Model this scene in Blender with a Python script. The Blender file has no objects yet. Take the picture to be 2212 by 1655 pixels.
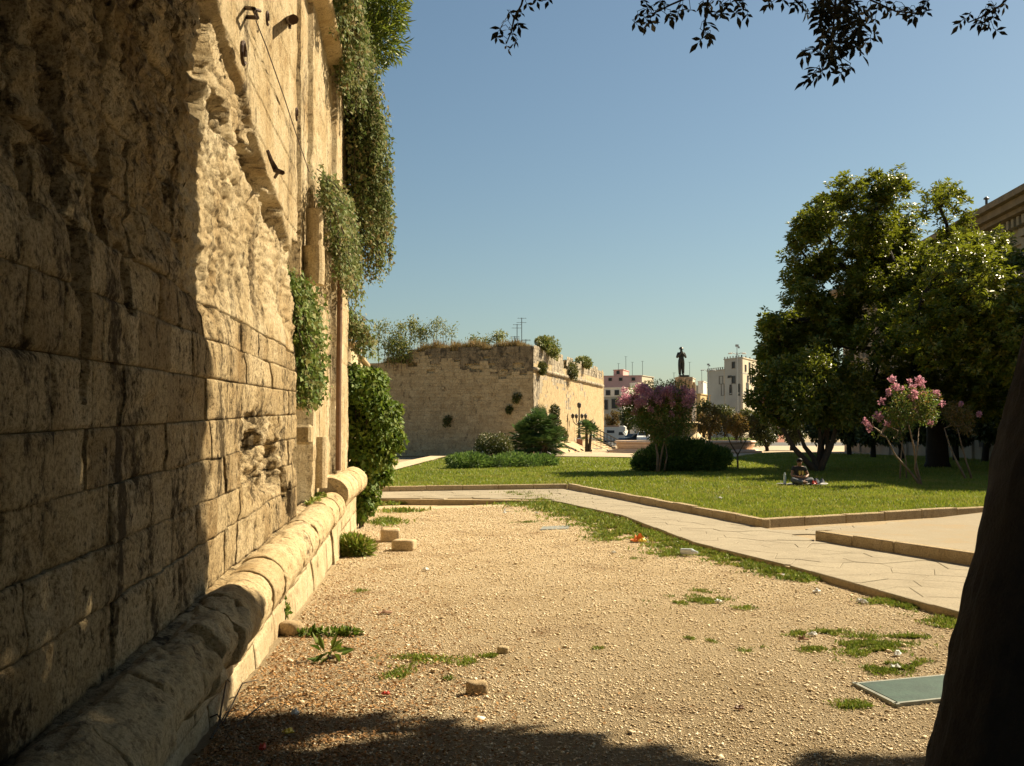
import bpy, math, random
import numpy as np
from mathutils import Vector, Matrix

random.seed(11)
rng = np.random.default_rng(11)
S = bpy.context.scene
COL = S.collection
R = math.radians

# ------------------------------------------------------------------ camera, sky, sun, exposure
F, CU, CV = 2335.0, 1106.0, 827.5          # focal length and centre of the photograph (2212 x 1655 scale)
EYE = 1.6
PITCH = math.atan(107.5 / F)
cd = bpy.data.cameras.new('camera'); cam = bpy.data.objects.new('camera', cd); COL.objects.link(cam)
cam.location = (0, 0, EYE); cam.rotation_euler = (math.pi / 2 + PITCH, 0, 0)
cd.sensor_width = 36; cd.lens = 36 * F / 2212; cd.clip_start = 0.05; cd.clip_end = 3000
S.camera = cam

SUN_EL, SUN_AZ = 41.0, 32.0                 # azimuth measured from +X towards +Y
w = bpy.data.worlds.new('World'); S.world = w; w.use_nodes = True
wn = w.node_tree.nodes; wl = w.node_tree.links; wn.clear()
sky = wn.new('ShaderNodeTexSky'); sky.sky_type = 'NISHITA'; sky.sun_disc = False
sky.sun_elevation = R(SUN_EL); sky.sun_rotation = R(90 - SUN_AZ)
sky.air_density = 1.12; sky.dust_density = 0.8; sky.ozone_density = 0.3; sky.altitude = 0
bg = wn.new('ShaderNodeBackground'); bg.inputs['Strength'].default_value = 0.05
wo = wn.new('ShaderNodeOutputWorld')
wt = wn.new('ShaderNodeMix'); wt.data_type = 'RGBA'; wt.blend_type = 'MULTIPLY'; wt.inputs[0].default_value = 1.0; wt.inputs[7].default_value = (0.60, 0.675, 0.672, 1)   # the camera's warm white balance
wl.new(sky.outputs[0], wt.inputs[6]); wl.new(wt.outputs[2], bg.inputs[0]); wl.new(bg.outputs[0], wo.inputs[0])
sd = bpy.data.lights.new('sun', 'SUN'); sd.energy = 5.0; sd.angle = R(0.5); sd.color = (1.0, 0.84, 0.585)
sun = bpy.data.objects.new('sun', sd); COL.objects.link(sun)
L = Vector((math.cos(R(SUN_EL)) * math.cos(R(SUN_AZ)), math.cos(R(SUN_EL)) * math.sin(R(SUN_AZ)), math.sin(R(SUN_EL))))
sun.rotation_euler = L.to_track_quat('Z', 'Y').to_euler(); sun.location = (30, 10, 30)
S.view_settings.view_transform = 'Standard'; S.view_settings.look = 'None'
S.view_settings.exposure = 1.32; S.view_settings.gamma = 1.0; S.view_settings.use_curve_mapping = False
S.render.film_transparent = False
S.cycles.max_bounces = 6; S.cycles.transparent_max_bounces = 8

# ------------------------------------------------------------------ measuring the photograph
def ray(u, v):
    x = (u - CU) / F; y = (CV - v) / F
    return Vector((x, math.cos(PITCH) - y * math.sin(PITCH), math.sin(PITCH) + y * math.cos(PITCH)))
def G(u, v, z=0.0):
    d = ray(u, v); t = (z - EYE) / d.z
    return Vector((d.x * t, d.y * t, z))
def at(u, v, Y):
    d = ray(u, v); t = Y / d.y
    return Vector((d.x * t, Y, EYE + d.z * t))

# ------------------------------------------------------------------ noise
def _h(ix, iy, seed):
    h = (ix.astype(np.int64) * 374761393 + iy.astype(np.int64) * 668265263 + seed * 974711) & 0xffffffff
    h = ((h ^ (h >> 13)) * 1274126177) & 0xffffffff
    h = h ^ (h >> 16)
    return (h & 0xffffff) / float(0x1000000)
def vn(x, y, seed=0):
    x = np.asarray(x, float); y = np.asarray(y, float)
    x0 = np.floor(x); y0 = np.floor(y); fx = x - x0; fy = y - y0
    fx = fx * fx * (3 - 2 * fx); fy = fy * fy * (3 - 2 * fy)
    a = _h(x0, y0, seed); b = _h(x0 + 1, y0, seed); c = _h(x0, y0 + 1, seed); d = _h(x0 + 1, y0 + 1, seed)
    return (a * (1 - fx) + b * fx) * (1 - fy) + (c * (1 - fx) + d * fx) * fy
def fbm(x, y, o=4, seed=0, gain=0.5):
    t = 0; a = 1; n = 0
    for k in range(o):
        t = t + a * (vn(np.asarray(x) * 2 ** k, np.asarray(y) * 2 ** k, seed + 17 * k) * 2 - 1); n += a; a *= gain
    return t / n
def cell(x, y, seed=0):
    x = np.asarray(x, float); y = np.asarray(y, float)
    x0 = np.floor(x); y0 = np.floor(y); d = np.full(np.broadcast(x, y).shape, 9.0)
    for i in (-1, 0, 1):
        for j in (-1, 0, 1):
            px = x0 + i + _h(x0 + i, y0 + j, seed); py = y0 + j + _h(x0 + i, y0 + j, seed + 5)
            d = np.minimum(d, np.hypot(px - x, py - y))
    return d
def sst(x, a, b):
    t = np.clip((np.asarray(x, float) - a) / (b - a), 0, 1)
    return t * t * (3 - 2 * t)

# ------------------------------------------------------------------ meshes and objects
def mesh_np(name, V, Fc, smooth=False):
    V = np.ascontiguousarray(V, dtype=np.float32); Fc = np.ascontiguousarray(Fc, dtype=np.int32)
    me = bpy.data.meshes.new(name); k = Fc.shape[1]
    me.vertices.add(len(V)); me.vertices.foreach_set('co', V.ravel())
    me.loops.add(Fc.size); me.loops.foreach_set('vertex_index', Fc.ravel())
    me.polygons.add(len(Fc)); me.polygons.foreach_set('loop_start', np.arange(0, Fc.size, k, dtype=np.int32))
    me.polygons.foreach_set('loop_total', np.full(len(Fc), k, dtype=np.int32))
    if smooth: me.polygons.foreach_set('use_smooth', np.ones(len(Fc), dtype=bool))
    me.update(calc_edges=True)
    return me
def link(name, me, mat=None, parent=None, loc=None, rotz=0.0):
    o = bpy.data.objects.new(name, me); COL.objects.link(o)
    if mat is not None: me.materials.append(mat)
    if parent is not None: o.parent = parent
    if loc is not None: o.location = loc
    if rotz: o.rotation_euler = (0, 0, rotz)
    return o
def tag(o, label=None, cat=None, group=None, kind=None):
    if label: o['label'] = label
    if cat: o['category'] = cat
    if group: o['group'] = group
    if kind: o['kind'] = kind
    return o
def thing(name, loc, label, cat, group=None, rotz=0.0):
    o = bpy.data.objects.new(name, None); COL.objects.link(o); o.location = loc; o.rotation_euler = (0, 0, rotz)
    o.empty_display_size = 0.2
    return tag(o, label, cat, group)
class MB:
    def __init__(s): s.v = []; s.f = []
    def add(s, V, Fc):
        b = len(s.v); s.v.extend([tuple(p) for p in V]); s.f.extend([tuple(i + b for i in f) for f in Fc]); return s
    def box(s, c, d, rz=0.0, tilt=None, taper=1.0):
        x, y, z = d[0] / 2, d[1] / 2, d[2] / 2
        P = [Vector((a * x * (taper if k > 0 else 1), b * y * (taper if k > 0 else 1), k * z)) for k in (-1, 1) for a, b in ((-1, -1), (1, -1), (1, 1), (-1, 1))]
        M = Matrix.Rotation(rz, 3, 'Z')
        if tilt is not None: M = M @ tilt
        P = [M @ p + Vector(c) for p in P]
        return s.add(P, [(3, 2, 1, 0), (4, 5, 6, 7), (0, 1, 5, 4), (1, 2, 6, 5), (2, 3, 7, 6), (3, 0, 4, 7)])
    def tube(s, pts, rad, n=6, cap=True):
        pts = [Vector(p) for p in pts]
        if not hasattr(rad, '__len__'): rad = [rad] * len(pts)
        V = []; prev = None
        for i, p in enumerate(pts):
            t = (pts[min(i + 1, len(pts) - 1)] - pts[max(i - 1, 0)])
            t = t.normalized() if t.length > 1e-9 else Vector((0, 0, 1))
            if prev is None:
                a = t.orthogonal().normalized()
            else:
                a = prev - t * prev.dot(t); a = a.normalized() if a.length > 1e-6 else t.orthogonal().normalized()
            prev = a; b = t.cross(a)
            for k in range(n):
                g = 2 * math.pi * k / n; V.append(p + (a * math.cos(g) + b * math.sin(g)) * rad[i])
        Fc = [(i * n + k, i * n + (k + 1) % n, (i + 1) * n + (k + 1) % n, (i + 1) * n + k) for i in range(len(pts) - 1) for k in range(n)]
        if cap: Fc += [tuple(range(n))[::-1], tuple((len(pts) - 1) * n + k for k in range(n))]
        return s.add(V, Fc)
    def lathe(s, prof, c=(0, 0, 0), n=24, cap=True):
        V = []
        for r, z in prof:
            for k in range(n):
                g = 2 * math.pi * k / n; V.append((c[0] + r * math.cos(g), c[1] + r * math.sin(g), c[2] + z))
        m = len(prof)
        Fc = [(i * n + k, i * n + (k + 1) % n, (i + 1) * n + (k + 1) % n, (i + 1) * n + k) for i in range(m - 1) for k in range(n)]
        if cap: Fc += [tuple(range(n))[::-1], tuple((m - 1) * n + k for k in range(n))]
        return s.add(V, Fc)
    def prism(s, poly, z0, z1):
        n = len(poly)
        V = [(p[0], p[1], z0) for p in poly] + [(p[0], p[1], z1) for p in poly]
        return s.add(V, [tuple(range(n))[::-1], tuple(range(n, 2 * n))] + [(i, (i + 1) % n, n + (i + 1) % n, n + i) for i in range(n)])
    def extrude_xz(s, prof, y0, y1, inset=None):
        n = len(prof); q = prof if inset is None else inset
        V = [(p[0], y0, p[1]) for p in q] + [(p[0], y1, p[1]) for p in q]
        return s.add(V, [tuple(range(n)), tuple(range(n, 2 * n))[::-1]] + [(i, n + i, n + (i + 1) % n, (i + 1) % n) for i in range(n)])
    def mesh(s, name, smooth=False):
        me = bpy.data.meshes.new(name); me.from_pydata(s.v, [], s.f)
        if smooth:
            for p in me.polygons: p.use_smooth = True
        me.update(); return me
    def build(s, name, mat, parent=None, loc=None, rotz=0.0, smooth=False):
        return link(name, s.mesh(name, smooth), mat, parent, loc, rotz)
def bevel(o, wdt=0.01, seg=1):
    m = o.modifiers.new('bevel', 'BEVEL'); m.width = wdt; m.segments = seg; m.limit_method = 'ANGLE'; return o
def grid_faces(nr, nc):
    i = np.arange(nr - 1)[:, None]; j = np.arange(nc - 1)[None]
    a = i * nc + j
    return np.stack([a, a + 1, a + nc + 1, a + nc], -1).reshape(-1, 4)
def skinned(name, verts, edges, rad, mat, parent=None, root=0, sub=2, loc=None, rotz=0.0):
    me = bpy.data.meshes.new(name); me.from_pydata(verts, edges, []); me.update()
    o = bpy.data.objects.new(name, me); COL.objects.link(o)
    m = o.modifiers.new('skin', 'SKIN'); m.use_smooth_shade = True
    for i, sv in enumerate(me.skin_vertices[0].data):
        r = rad[i]; sv.radius = (r, r) if not hasattr(r, '__len__') else r; sv.use_root = (i == root)
    s2 = o.modifiers.new('sub', 'SUBSURF'); s2.levels = sub; s2.render_levels = sub
    dg = bpy.context.evaluated_depsgraph_get(); dg.update()
    nm = bpy.data.meshes.new_from_object(o.evaluated_get(dg))
    bpy.data.objects.remove(o); nm.name = name
    for p in nm.polygons: p.use_smooth = True
    nm.materials.clear()
    return link(name, nm, mat, parent, loc, rotz)

# ------------------------------------------------------------------ materials
def nodes(name):
    m = bpy.data.materials.new(name); m.use_nodes = True
    t = m.node_tree; t.nodes.clear()
    out = t.nodes.new('ShaderNodeOutputMaterial'); p = t.nodes.new('ShaderNodeBsdfPrincipled')
    t.links.new(p.outputs[0], out.inputs[0])
    return m, t, p, out
def N(t, kind, **kw):
    n = t.nodes.new(kind)
    for k, v in kw.items():
        if k in n.inputs: n.inputs[k].default_value = v
        else: setattr(n, k, v)
    return n
def pos(t, scale=(1, 1, 1), obj=False):
    if obj: g = N(t, 'ShaderNodeTexCoord'); src = g.outputs['Object']
    else: g = N(t, 'ShaderNodeNewGeometry'); src = g.outputs['Position']
    m = N(t, 'ShaderNodeMapping'); m.inputs['Scale'].default_value = scale
    t.links.new(src, m.inputs['Vector']); return m.outputs[0]
def noise(t, vec, scale, detail=6, rough=0.6, dist=0.0):
    n = N(t, 'ShaderNodeTexNoise'); n.inputs['Scale'].default_value = scale; n.inputs['Detail'].default_value = detail
    n.inputs['Roughness'].default_value = rough; n.inputs['Distortion'].default_value = dist
    t.links.new(vec, n.inputs['Vector']); return n.outputs[0]
def ramp(t, fac, stops):
    r = N(t, 'ShaderNodeValToRGB'); e = r.color_ramp.elements
    while len(e) < len(stops): e.new(0.5)
    for k, (p_, c) in enumerate(stops):
        e[k].position = p_; e[k].color = (*c, 1) if hasattr(c, '__len__') else (c, c, c, 1)
    t.links.new(fac, r.inputs[0]); return r.outputs[0]
def mix(t, fac, a, b, mode='MIX'):
    m = N(t, 'ShaderNodeMix', data_type='RGBA', blend_type=mode)
    if hasattr(fac, 'is_linked'): t.links.new(fac, m.inputs[0])
    else: m.inputs[0].default_value = fac
    for k, x in ((6, a), (7, b)):
        if hasattr(x, 'is_linked'): t.links.new(x, m.inputs[k])
        else: m.inputs[k].default_value = (*x, 1)
    return m.outputs[2]
def island(t): return N(t, 'ShaderNodeNewGeometry').outputs['Random Per Island']
def bump(t, p, h, dist, strength=1.0, prev=None):
    b = N(t, 'ShaderNodeBump'); b.inputs['Distance'].default_value = dist; b.inputs['Strength'].default_value = strength
    t.links.new(h, b.inputs['Height'])
    if prev is not None: t.links.new(prev, b.inputs['Normal'])
    t.links.new(b.outputs[0], p.inputs['Normal']); return b.outputs[0]
def plain(name, c, rough=0.6, metal=0.0, var=0.25, scale=6.0, bmp=0.0, spec=0.5):
    m, t, p, _ = nodes(name)
    v = noise(t, pos(t), scale, 5)
    col = ramp(t, v, [(0.25, [x * (1 - var) for x in c]), (0.75, [min(1, x * (1 + var)) for x in c])])
    t.links.new(col, p.inputs['Base Color']); p.inputs['Roughness'].default_value = rough; p.inputs['Metallic'].default_value = metal
    p.inputs['Specular IOR Level'].default_value = spec
    if bmp: bump(t, p, noise(t, pos(t), scale * 6, 6), bmp)
    return m
def mathn(t, op, a, b):
    m = N(t, 'ShaderNodeMath', operation=op)
    for k, x in ((0, a), (1, b)):
        if hasattr(x, 'is_linked'): t.links.new(x, m.inputs[k])
        else: m.inputs[k].default_value = x
    return m.outputs[0]
def stone(name, light, mid, dark, patina, pat=(0.56, 0.72), fine=28.0, streak=0.35, bmp=0.012, isl=0.0, spots=0.5, gran=0.55, obj=0.0):
    """weathered limestone: clouded base tones, granular pitting, dark crust in ragged vertical streaks, pitted relief"""
    m, t, p, _ = nodes(name)
    v = pos(t); vs = pos(t, (1.0, 1.0, streak))
    a = noise(t, v, 1.5, 9, 0.68); b = noise(t, vs, 5.0, 9, 0.75, 0.3)
    col = ramp(t, a, [(0.36, dark), (0.48, mid), (0.60, light)])
    col = mix(t, ramp(t, b, [(0.42, 0.0), (0.60, 0.7)]), col, mid)
    g = noise(t, v, fine * 1.7, 5, 0.85); f = noise(t, v, fine * .6, 7, 0.75)
    if obj:
        o = N(t, 'ShaderNodeObjectInfo').outputs['Random']
        col = mix(t, obj, col, ramp(t, o, [(0.0, [x * .75 for x in dark]), (0.45, mid), (1.0, light)]))
    if isl:
        i = island(t)
        col = mix(t, isl, col, ramp(t, i, [(0.0, [x * 0.55 for x in dark]), (0.5, mid), (1.0, [min(1, x * 1.1) for x in light])]))
    col = mix(t, ramp(t, g, [(0.40, gran), (0.54, 0.0)]), col, [x * 0.42 for x in dark])        # grain
    pit = ramp(t, f, [(0.37, 0.9), (0.44, 0.0)]); col = mix(t, mathn(t, 'MULTIPLY', pit, spots), col, patina)   # pits
    st_ = mathn(t, 'ADD', noise(t, vs, 2.1, 10, 0.75, 0.6), mathn(t, 'MULTIPLY', mathn(t, 'SUBTRACT', f, 0.5), -0.55))
    pm = ramp(t, st_, [(pat[0], 0.0), (pat[1], 0.9)])
    col = mix(t, pm, col, patina)
    t.links.new(col, p.inputs['Base Color'])
    p.inputs['Roughness'].default_value = 0.95; p.inputs['Specular IOR Level'].default_value = 0.1
    n1 = bump(t, p, f, bmp * 1.5)
    n2 = bump(t, p, noise(t, vs, 9.0, 8, 0.75), bmp * 1.6, 1.0, n1)
    bump(t, p, g, bmp * 0.7, 1.0, n2)
    return m
def leafmat(name, cols, rough=0.45, trans=0.25, tcol=None, spec=0.5, gain=1.5, patch=None):
    m, t, p, out = nodes(name); cols = [tuple(min(.85, x * gain) for x in c) for c in cols]
    col = ramp(t, island(t), [(k / (len(cols) - 1), c) for k, c in enumerate(cols)])
    col = mix(t, ramp(t, noise(t, pos(t), 1.2, 4), [(0.35, 0.55), (0.7, 0.0)]), col, [x * 0.6 for x in cols[0]])
    if patch: col = mix(t, ramp(t, noise(t, pos(t), patch[1], 6, .65), [(patch[2], 0.0), (patch[2] + .16, .7)]), col, patch[0])
    t.links.new(col, p.inputs['Base Color']); p.inputs['Roughness'].default_value = rough
    p.inputs['Specular IOR Level'].default_value = spec
    if trans:
        tr = N(t, 'ShaderNodeBsdfTranslucent')
        if tcol: tr.inputs['Color'].default_value = (*tcol, 1)
        else: t.links.new(col, tr.inputs['Color'])
        ms = N(t, 'ShaderNodeMixShader'); ms.inputs[0].default_value = trans
        t.links.new(p.outputs[0], ms.inputs[1]); t.links.new(tr.outputs[0], ms.inputs[2]); t.links.new(ms.outputs[0], out.inputs[0])
    return m

M = {}
M['wall'] = stone('rampart_stone', (0.72, 0.595, 0.39), (0.57, 0.44, 0.25), (0.30, 0.19, 0.08), (0.045, 0.030, 0.014), pat=(0.50, 0.61), bmp=0.022, spots=.8, gran=.75, obj=.35)
M['face'] = stone('rampart_plaster', (0.72, 0.61, 0.41), (0.60, 0.475, 0.285), (0.40, 0.27, 0.125), (0.07, 0.048, 0.024), pat=(0.52, 0.66), streak=0.22, bmp=0.022, spots=.6, gran=.5)
M['plinth'] = stone('plinth_stone', (0.66, 0.56, 0.38), (0.56, 0.45, 0.28), (0.42, 0.30, 0.16), (0.14, 0.10, 0.06), pat=(0.57, 0.72), obj=.3)
M['torus'] = stone('moulding_stone', (0.68, 0.56, 0.36), (0.58, 0.45, 0.26), (0.38, 0.26, 0.12), (0.09, 0.06, 0.035), pat=(0.55, 0.70), streak=1.0, obj=.3, gran=.6)
M['bastion'] = stone('bastion_stone', (0.56, 0.45, 0.28), (0.49, 0.38, 0.225), (0.39, 0.285, 0.155), (0.13, 0.10, 0.065), pat=(0.56, 0.68), fine=5.0, streak=0.5, bmp=0.03, isl=0.2, spots=.25, gran=.5)
M['bastiondark'] = stone('bastion_dark_crust', (0.38, 0.30, 0.19), (0.28, 0.22, 0.14), (0.18, 0.14, 0.09), (0.07, 0.06, 0.045), pat=(0.48, 0.60), fine=5.0, streak=0.3, bmp=0.03, isl=0.2)
M['bastion2'] = stone('bastion_streaked', (0.57, 0.50, 0.38), (0.48, 0.41, 0.30), (0.36, 0.30, 0.21), (0.12, 0.105, 0.085), pat=(0.47, 0.57), fine=5.0, streak=0.06, bmp=0.03, isl=0.12)
M['block'] = stone('cut_stone', (0.62, 0.50, 0.33), (0.54, 0.41, 0.25), (0.42, 0.30, 0.16), (0.2, 0.15, 0.09), pat=(0.66, 0.85), fine=40)
M['kerb'] = stone('kerb_limestone', (0.50, 0.40, 0.26), (0.42, 0.33, 0.20), (0.30, 0.22, 0.12), (0.13, 0.10, 0.06), pat=(0.60, 0.78), fine=30, isl=0.12)
M['iron'] = plain('rusty_iron', (0.055, 0.03, 0.018), 0.8, 0.3, 0.4, 40)
M['pipe'] = plain('brown_pipe', (0.16, 0.085, 0.045), 0.6, 0.0, 0.3, 10)
M['bark'] = plain('grey_brown_bark', (0.07, 0.05, 0.032), 0.95, 0, 0.4, 14, 0.02)
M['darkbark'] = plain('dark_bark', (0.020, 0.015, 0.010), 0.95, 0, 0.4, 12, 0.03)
M['palebark'] = plain('pale_smooth_bark', (0.20, 0.135, 0.085), 0.8, 0, 0.35, 10, 0.008)
M['ivy'] = leafmat('ivy_leaf', [(0.05, 0.085, 0.015), (0.09, 0.13, 0.025), (0.14, 0.17, 0.04), (0.20, 0.17, 0.07)], 0.7, 0.25, spec=.2)
M['ivy2'] = leafmat('creeper_leaf', [(0.06, 0.095, 0.025), (0.11, 0.14, 0.045), (0.17, 0.18, 0.07), (0.25, 0.19, 0.10)], 0.75, 0.25, spec=.2)
M['ivyfresh'] = leafmat('fresh_creeper_leaf', [(0.045, 0.085, 0.010), (0.085, 0.14, 0.015), (0.13, 0.18, 0.025), (0.17, 0.19, 0.04)], 0.65, 0.3, spec=.25)
M['magnolia'] = leafmat('magnolia_leaf', [(0.03, 0.045, 0.005), (0.062, 0.080, 0.009), (0.105, 0.115, 0.013), (0.165, 0.12, 0.02)], 0.40, 0.28, (0.24, 0.28, 0.02), 0.5, gain=1.95)
M['darkleaf'] = leafmat('dark_leaf', [(0.018, 0.026, 0.006), (0.032, 0.042, 0.008), (0.055, 0.062, 0.012)], 0.5, 0.2, gain=1.9)
M['bgleaf'] = leafmat('mixed_leaf', [(0.04, 0.06, 0.012), (0.08, 0.09, 0.018), (0.12, 0.10, 0.02)], 0.55, 0.25)
M['brownleaf'] = leafmat('russet_leaf', [(0.09, 0.06, 0.012), (0.15, 0.085, 0.02), (0.10, 0.10, 0.02), (0.20, 0.10, 0.03)], 0.6, 0.3)
M['crapeleaf'] = leafmat('crape_myrtle_leaf', [(0.04, 0.075, 0.012), (0.07, 0.11, 0.018), (0.12, 0.13, 0.02), (0.20, 0.10, 0.03)], 0.5, 0.4, gain=2.0)
M['pink'] = leafmat('pink_blossom', [(0.40, 0.18, 0.25), (0.54, 0.28, 0.34), (0.44, 0.20, 0.25)], 0.6, 0.5, gain=1.35)
M['white_flower'] = leafmat('white_blossom', [(0.6, 0.55, 0.45), (0.75, 0.7, 0.6)], 0.6, 0.3, gain=1.0)
M['juniper'] = leafmat('juniper_spray', [(0.022, 0.045, 0.010), (0.045, 0.075, 0.015), (0.075, 0.105, 0.02)], 0.6, 0.35, gain=3.2)
M['palm'] = leafmat('palm_leaf', [(0.025, 0.055, 0.015), (0.045, 0.085, 0.022), (0.075, 0.11, 0.03)], 0.45, 0.25, gain=2.2)
M['bush'] = leafmat('ailanthus_leaf', [(0.08, 0.11, 0.02), (0.13, 0.16, 0.03), (0.19, 0.20, 0.05), (0.24, 0.20, 0.07)], 0.55, 0.3)
M['drygrass'] = leafmat('dry_grass', [(0.16, 0.12, 0.05), (0.26, 0.18, 0.08), (0.13, 0.13, 0.045), (0.30, 0.17, 0.07)], 0.8, 0.2)
M['grass'] = leafmat('lawn_blade', [(0.12, 0.17, 0.012), (0.17, 0.23, 0.018), (0.24, 0.27, 0.03), (0.32, 0.28, 0.07)], 0.55, 0.45, gain=1.15, patch=((0.30, 0.26, 0.06), 0.45, 0.53))
M['weed'] = leafmat('weed_blade', [(0.09, 0.14, 0.014), (0.14, 0.20, 0.02), (0.20, 0.23, 0.03), (0.28, 0.23, 0.08)], 0.6, 0.25)
M['pine'] = leafmat('pine_needle', [(0.07, 0.11, 0.015), (0.13, 0.16, 0.02), (0.20, 0.22, 0.03)], 0.5, 0.35)
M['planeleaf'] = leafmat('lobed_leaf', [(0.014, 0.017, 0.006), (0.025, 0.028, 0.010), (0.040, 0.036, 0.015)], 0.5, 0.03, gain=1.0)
M['litter'] = leafmat('dry_leaf_litter', [(0.20, 0.10, 0.035), (0.30, 0.17, 0.06), (0.14, 0.075, 0.03)], 0.9, 0.1)

# ------------------------------------------------------------------ ground, gravel, paths, lawn
def ground_mat(name, cols, scale, fine, bmp, patch=None):
    m, t, p, _ = nodes(name)
    v = pos(t)
    col = ramp(t, noise(t, v, scale, 8, 0.65), [(0.3, cols[0]), (0.5, cols[1]), (0.7, cols[2])])
    f = noise(t, v, fine, 6, 0.7)
    col = mix(t, ramp(t, f, [(0.3, 0.6), (0.55, 0.0)]), col, [x * 0.55 for x in cols[0]])
    if patch:
        pm = ramp(t, noise(t, v, patch[1], 8, 0.7, 0.4), [(patch[2], 0.0), (patch[2] + 0.14, 0.8)])
        col = mix(t, pm, col, patch[0])
    t.links.new(col, p.inputs['Base Color']); p.inputs['Roughness'].default_value = 0.95; p.inputs['Specular IOR Level'].default_value = 0.15
    n1 = bump(t, p, f, bmp)
    bump(t, p, noise(t, v, fine * 4, 4, 0.7), bmp * 0.5, 1.0, n1)
    return m
M['gravelbed'] = ground_mat('gravel_bed', [(0.52, 0.39, 0.22), (0.62, 0.485, 0.30), (0.67, 0.54, 0.35)], 1.1, 70, 0.016, ((0.30, 0.19, 0.095), 0.9, 0.555))
M['earth'] = ground_mat('dry_ground', [(0.26, 0.20, 0.12), (0.34, 0.27, 0.17), (0.40, 0.32, 0.21)], 0.3, 6, 0.02)
M['turf'] = ground_mat('turf_soil', [(0.13, 0.16, 0.02), (0.17, 0.20, 0.026), (0.22, 0.225, 0.04)], 0.25, 18, 0.03, ((0.26, 0.20, 0.08), 0.35, 0.66))
M['pathbed'] = ground_mat('path_mortar', [(0.27, 0.20, 0.12), (0.33, 0.26, 0.16), (0.36, 0.28, 0.18)], 0.8, 20, 0.006)
M['sand'] = ground_mat('sandy_trail', [(0.46, 0.36, 0.22), (0.54, 0.43, 0.28), (0.58, 0.47, 0.32)], 0.8, 20, 0.01)
M['plazam'] = ground_mat('plaza_stone', [(0.40, 0.32, 0.22), (0.46, 0.37, 0.26), (0.50, 0.41, 0.29)], 0.4, 4, 0.01)
M['slab'] = stone('flagstone', (0.35, 0.305, 0.225), (0.31, 0.27, 0.20), (0.25, 0.215, 0.155), (0.21, 0.155, 0.09), pat=(0.62, 0.82), fine=22, streak=1.0, bmp=0.004, isl=0.16, gran=.35, spots=.3)
M['platform'] = stone('platform_paving', (0.32, 0.275, 0.20), (0.29, 0.25, 0.18), (0.32, 0.24, 0.14), (0.2, 0.15, 0.09), pat=(0.64, 0.84), fine=26, streak=1.0, bmp=0.003, gran=.35, spots=.3)

def pt(u, v, z): p = G(u, v, z); return (p.x, p.y)
ZP, ZL = 0.08, 0.17                       # path and lawn levels
K1 = pt(760, 1063, ZP); K2 = pt(1226, 1056, ZP); K3 = pt(1645, 1139, ZP); K4 = pt(2140, 1109, ZP)
k4d = Vector((K4[0] - K3[0], K4[1] - K3[1])).normalized()
K5 = (K4[0] + k4d.x * 12, K4[1] + k4d.y * 12)
E = [pt(820, 1080, 0.04), pt(1190, 1084, 0.04), pt(1343, 1117, 0.04), pt(1499, 1177, 0.04), pt(1706, 1229, 0.04), pt(2069, 1331, 0.04)]
e6 = Vector((E[5][0] - E[4][0], E[5][1] - E[4][1])); E.append((E[5][0] + e6.x * 1.6, E[5][1] + e6.y * 1.6))
E0 = (E[0][0] - 3, E[0][1] - 0.3)
P1 = pt(1760, 1166, ZP); P1b = pt(1930, 1194, ZP); P2 = pt(2112, 1224, ZP)
P3 = (P2[0] + (P2[0] - P1b[0]) * 1.4, P2[1] + (P2[1] - P1b[1]) * 1.4)
P4 = pt(2150, 1117, ZP); P4 = (P1[0] + (P4[0] - P1[0]) * 2.2, P1[1] + (P4[1] - P1[1]) * 2.2)

def gz(x, y):                             # the gravel dips a little towards the far foot of the rampart
    return -0.07 * sst(y, 6.0, 13.0) * (1 - sst(x, -1.6, 0.6)) + 0.015 * fbm(np.asarray(x) * 0.7, np.asarray(y) * 0.7, 3, 3)

gm = MB(); gm.add([(-1500, -300, -0.25), (1500, -300, -0.25), (1500, 2500, -0.25), (-1500, 2500, -0.25)], [(0, 1, 2, 3)])
tag(gm.build('ground', M['earth']), 'dry earth ground under the whole park', kind='structure')
xs = np.linspace(-6, 9, 120); ys = np.concatenate([np.linspace(-4, 14, 140), np.linspace(14.3, 27, 60)])
XX, YY = np.meshgrid(xs, ys)
ex = np.interp(YY.ravel(), [p[1] for p in E[::-1]], [p[0] for p in E[::-1]]).reshape(YY.shape)
keep = XX < ex + 0.3
ZZ = gz(XX, YY); Fq = grid_faces(len(ys), len(xs)); kk = keep.ravel()[Fq].all(1)
tag(link('gravel_yard', mesh_np('gravel_yard', np.stack([XX, YY, ZZ], -1).reshape(-1, 3), Fq[kk], True), M['gravelbed']),
    'tan gravel yard along the foot of the rampart', kind='structure')

pathpoly = [E0] + E + [(8.5, E[6][1]), P3, (9.2, 9.0), P4, K5, K4, K3, K2, K1]
pm = MB(); pm.prism([E0] + E + [(14, E[6][1]), (16, 22), K5, K4, K3, K2, K1], -0.2, 0.06)
path = tag(pm.build('paved_path', M['pathbed']), 'pale flagstone path between the gravel and the lawn kerb', kind='structure')

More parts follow.
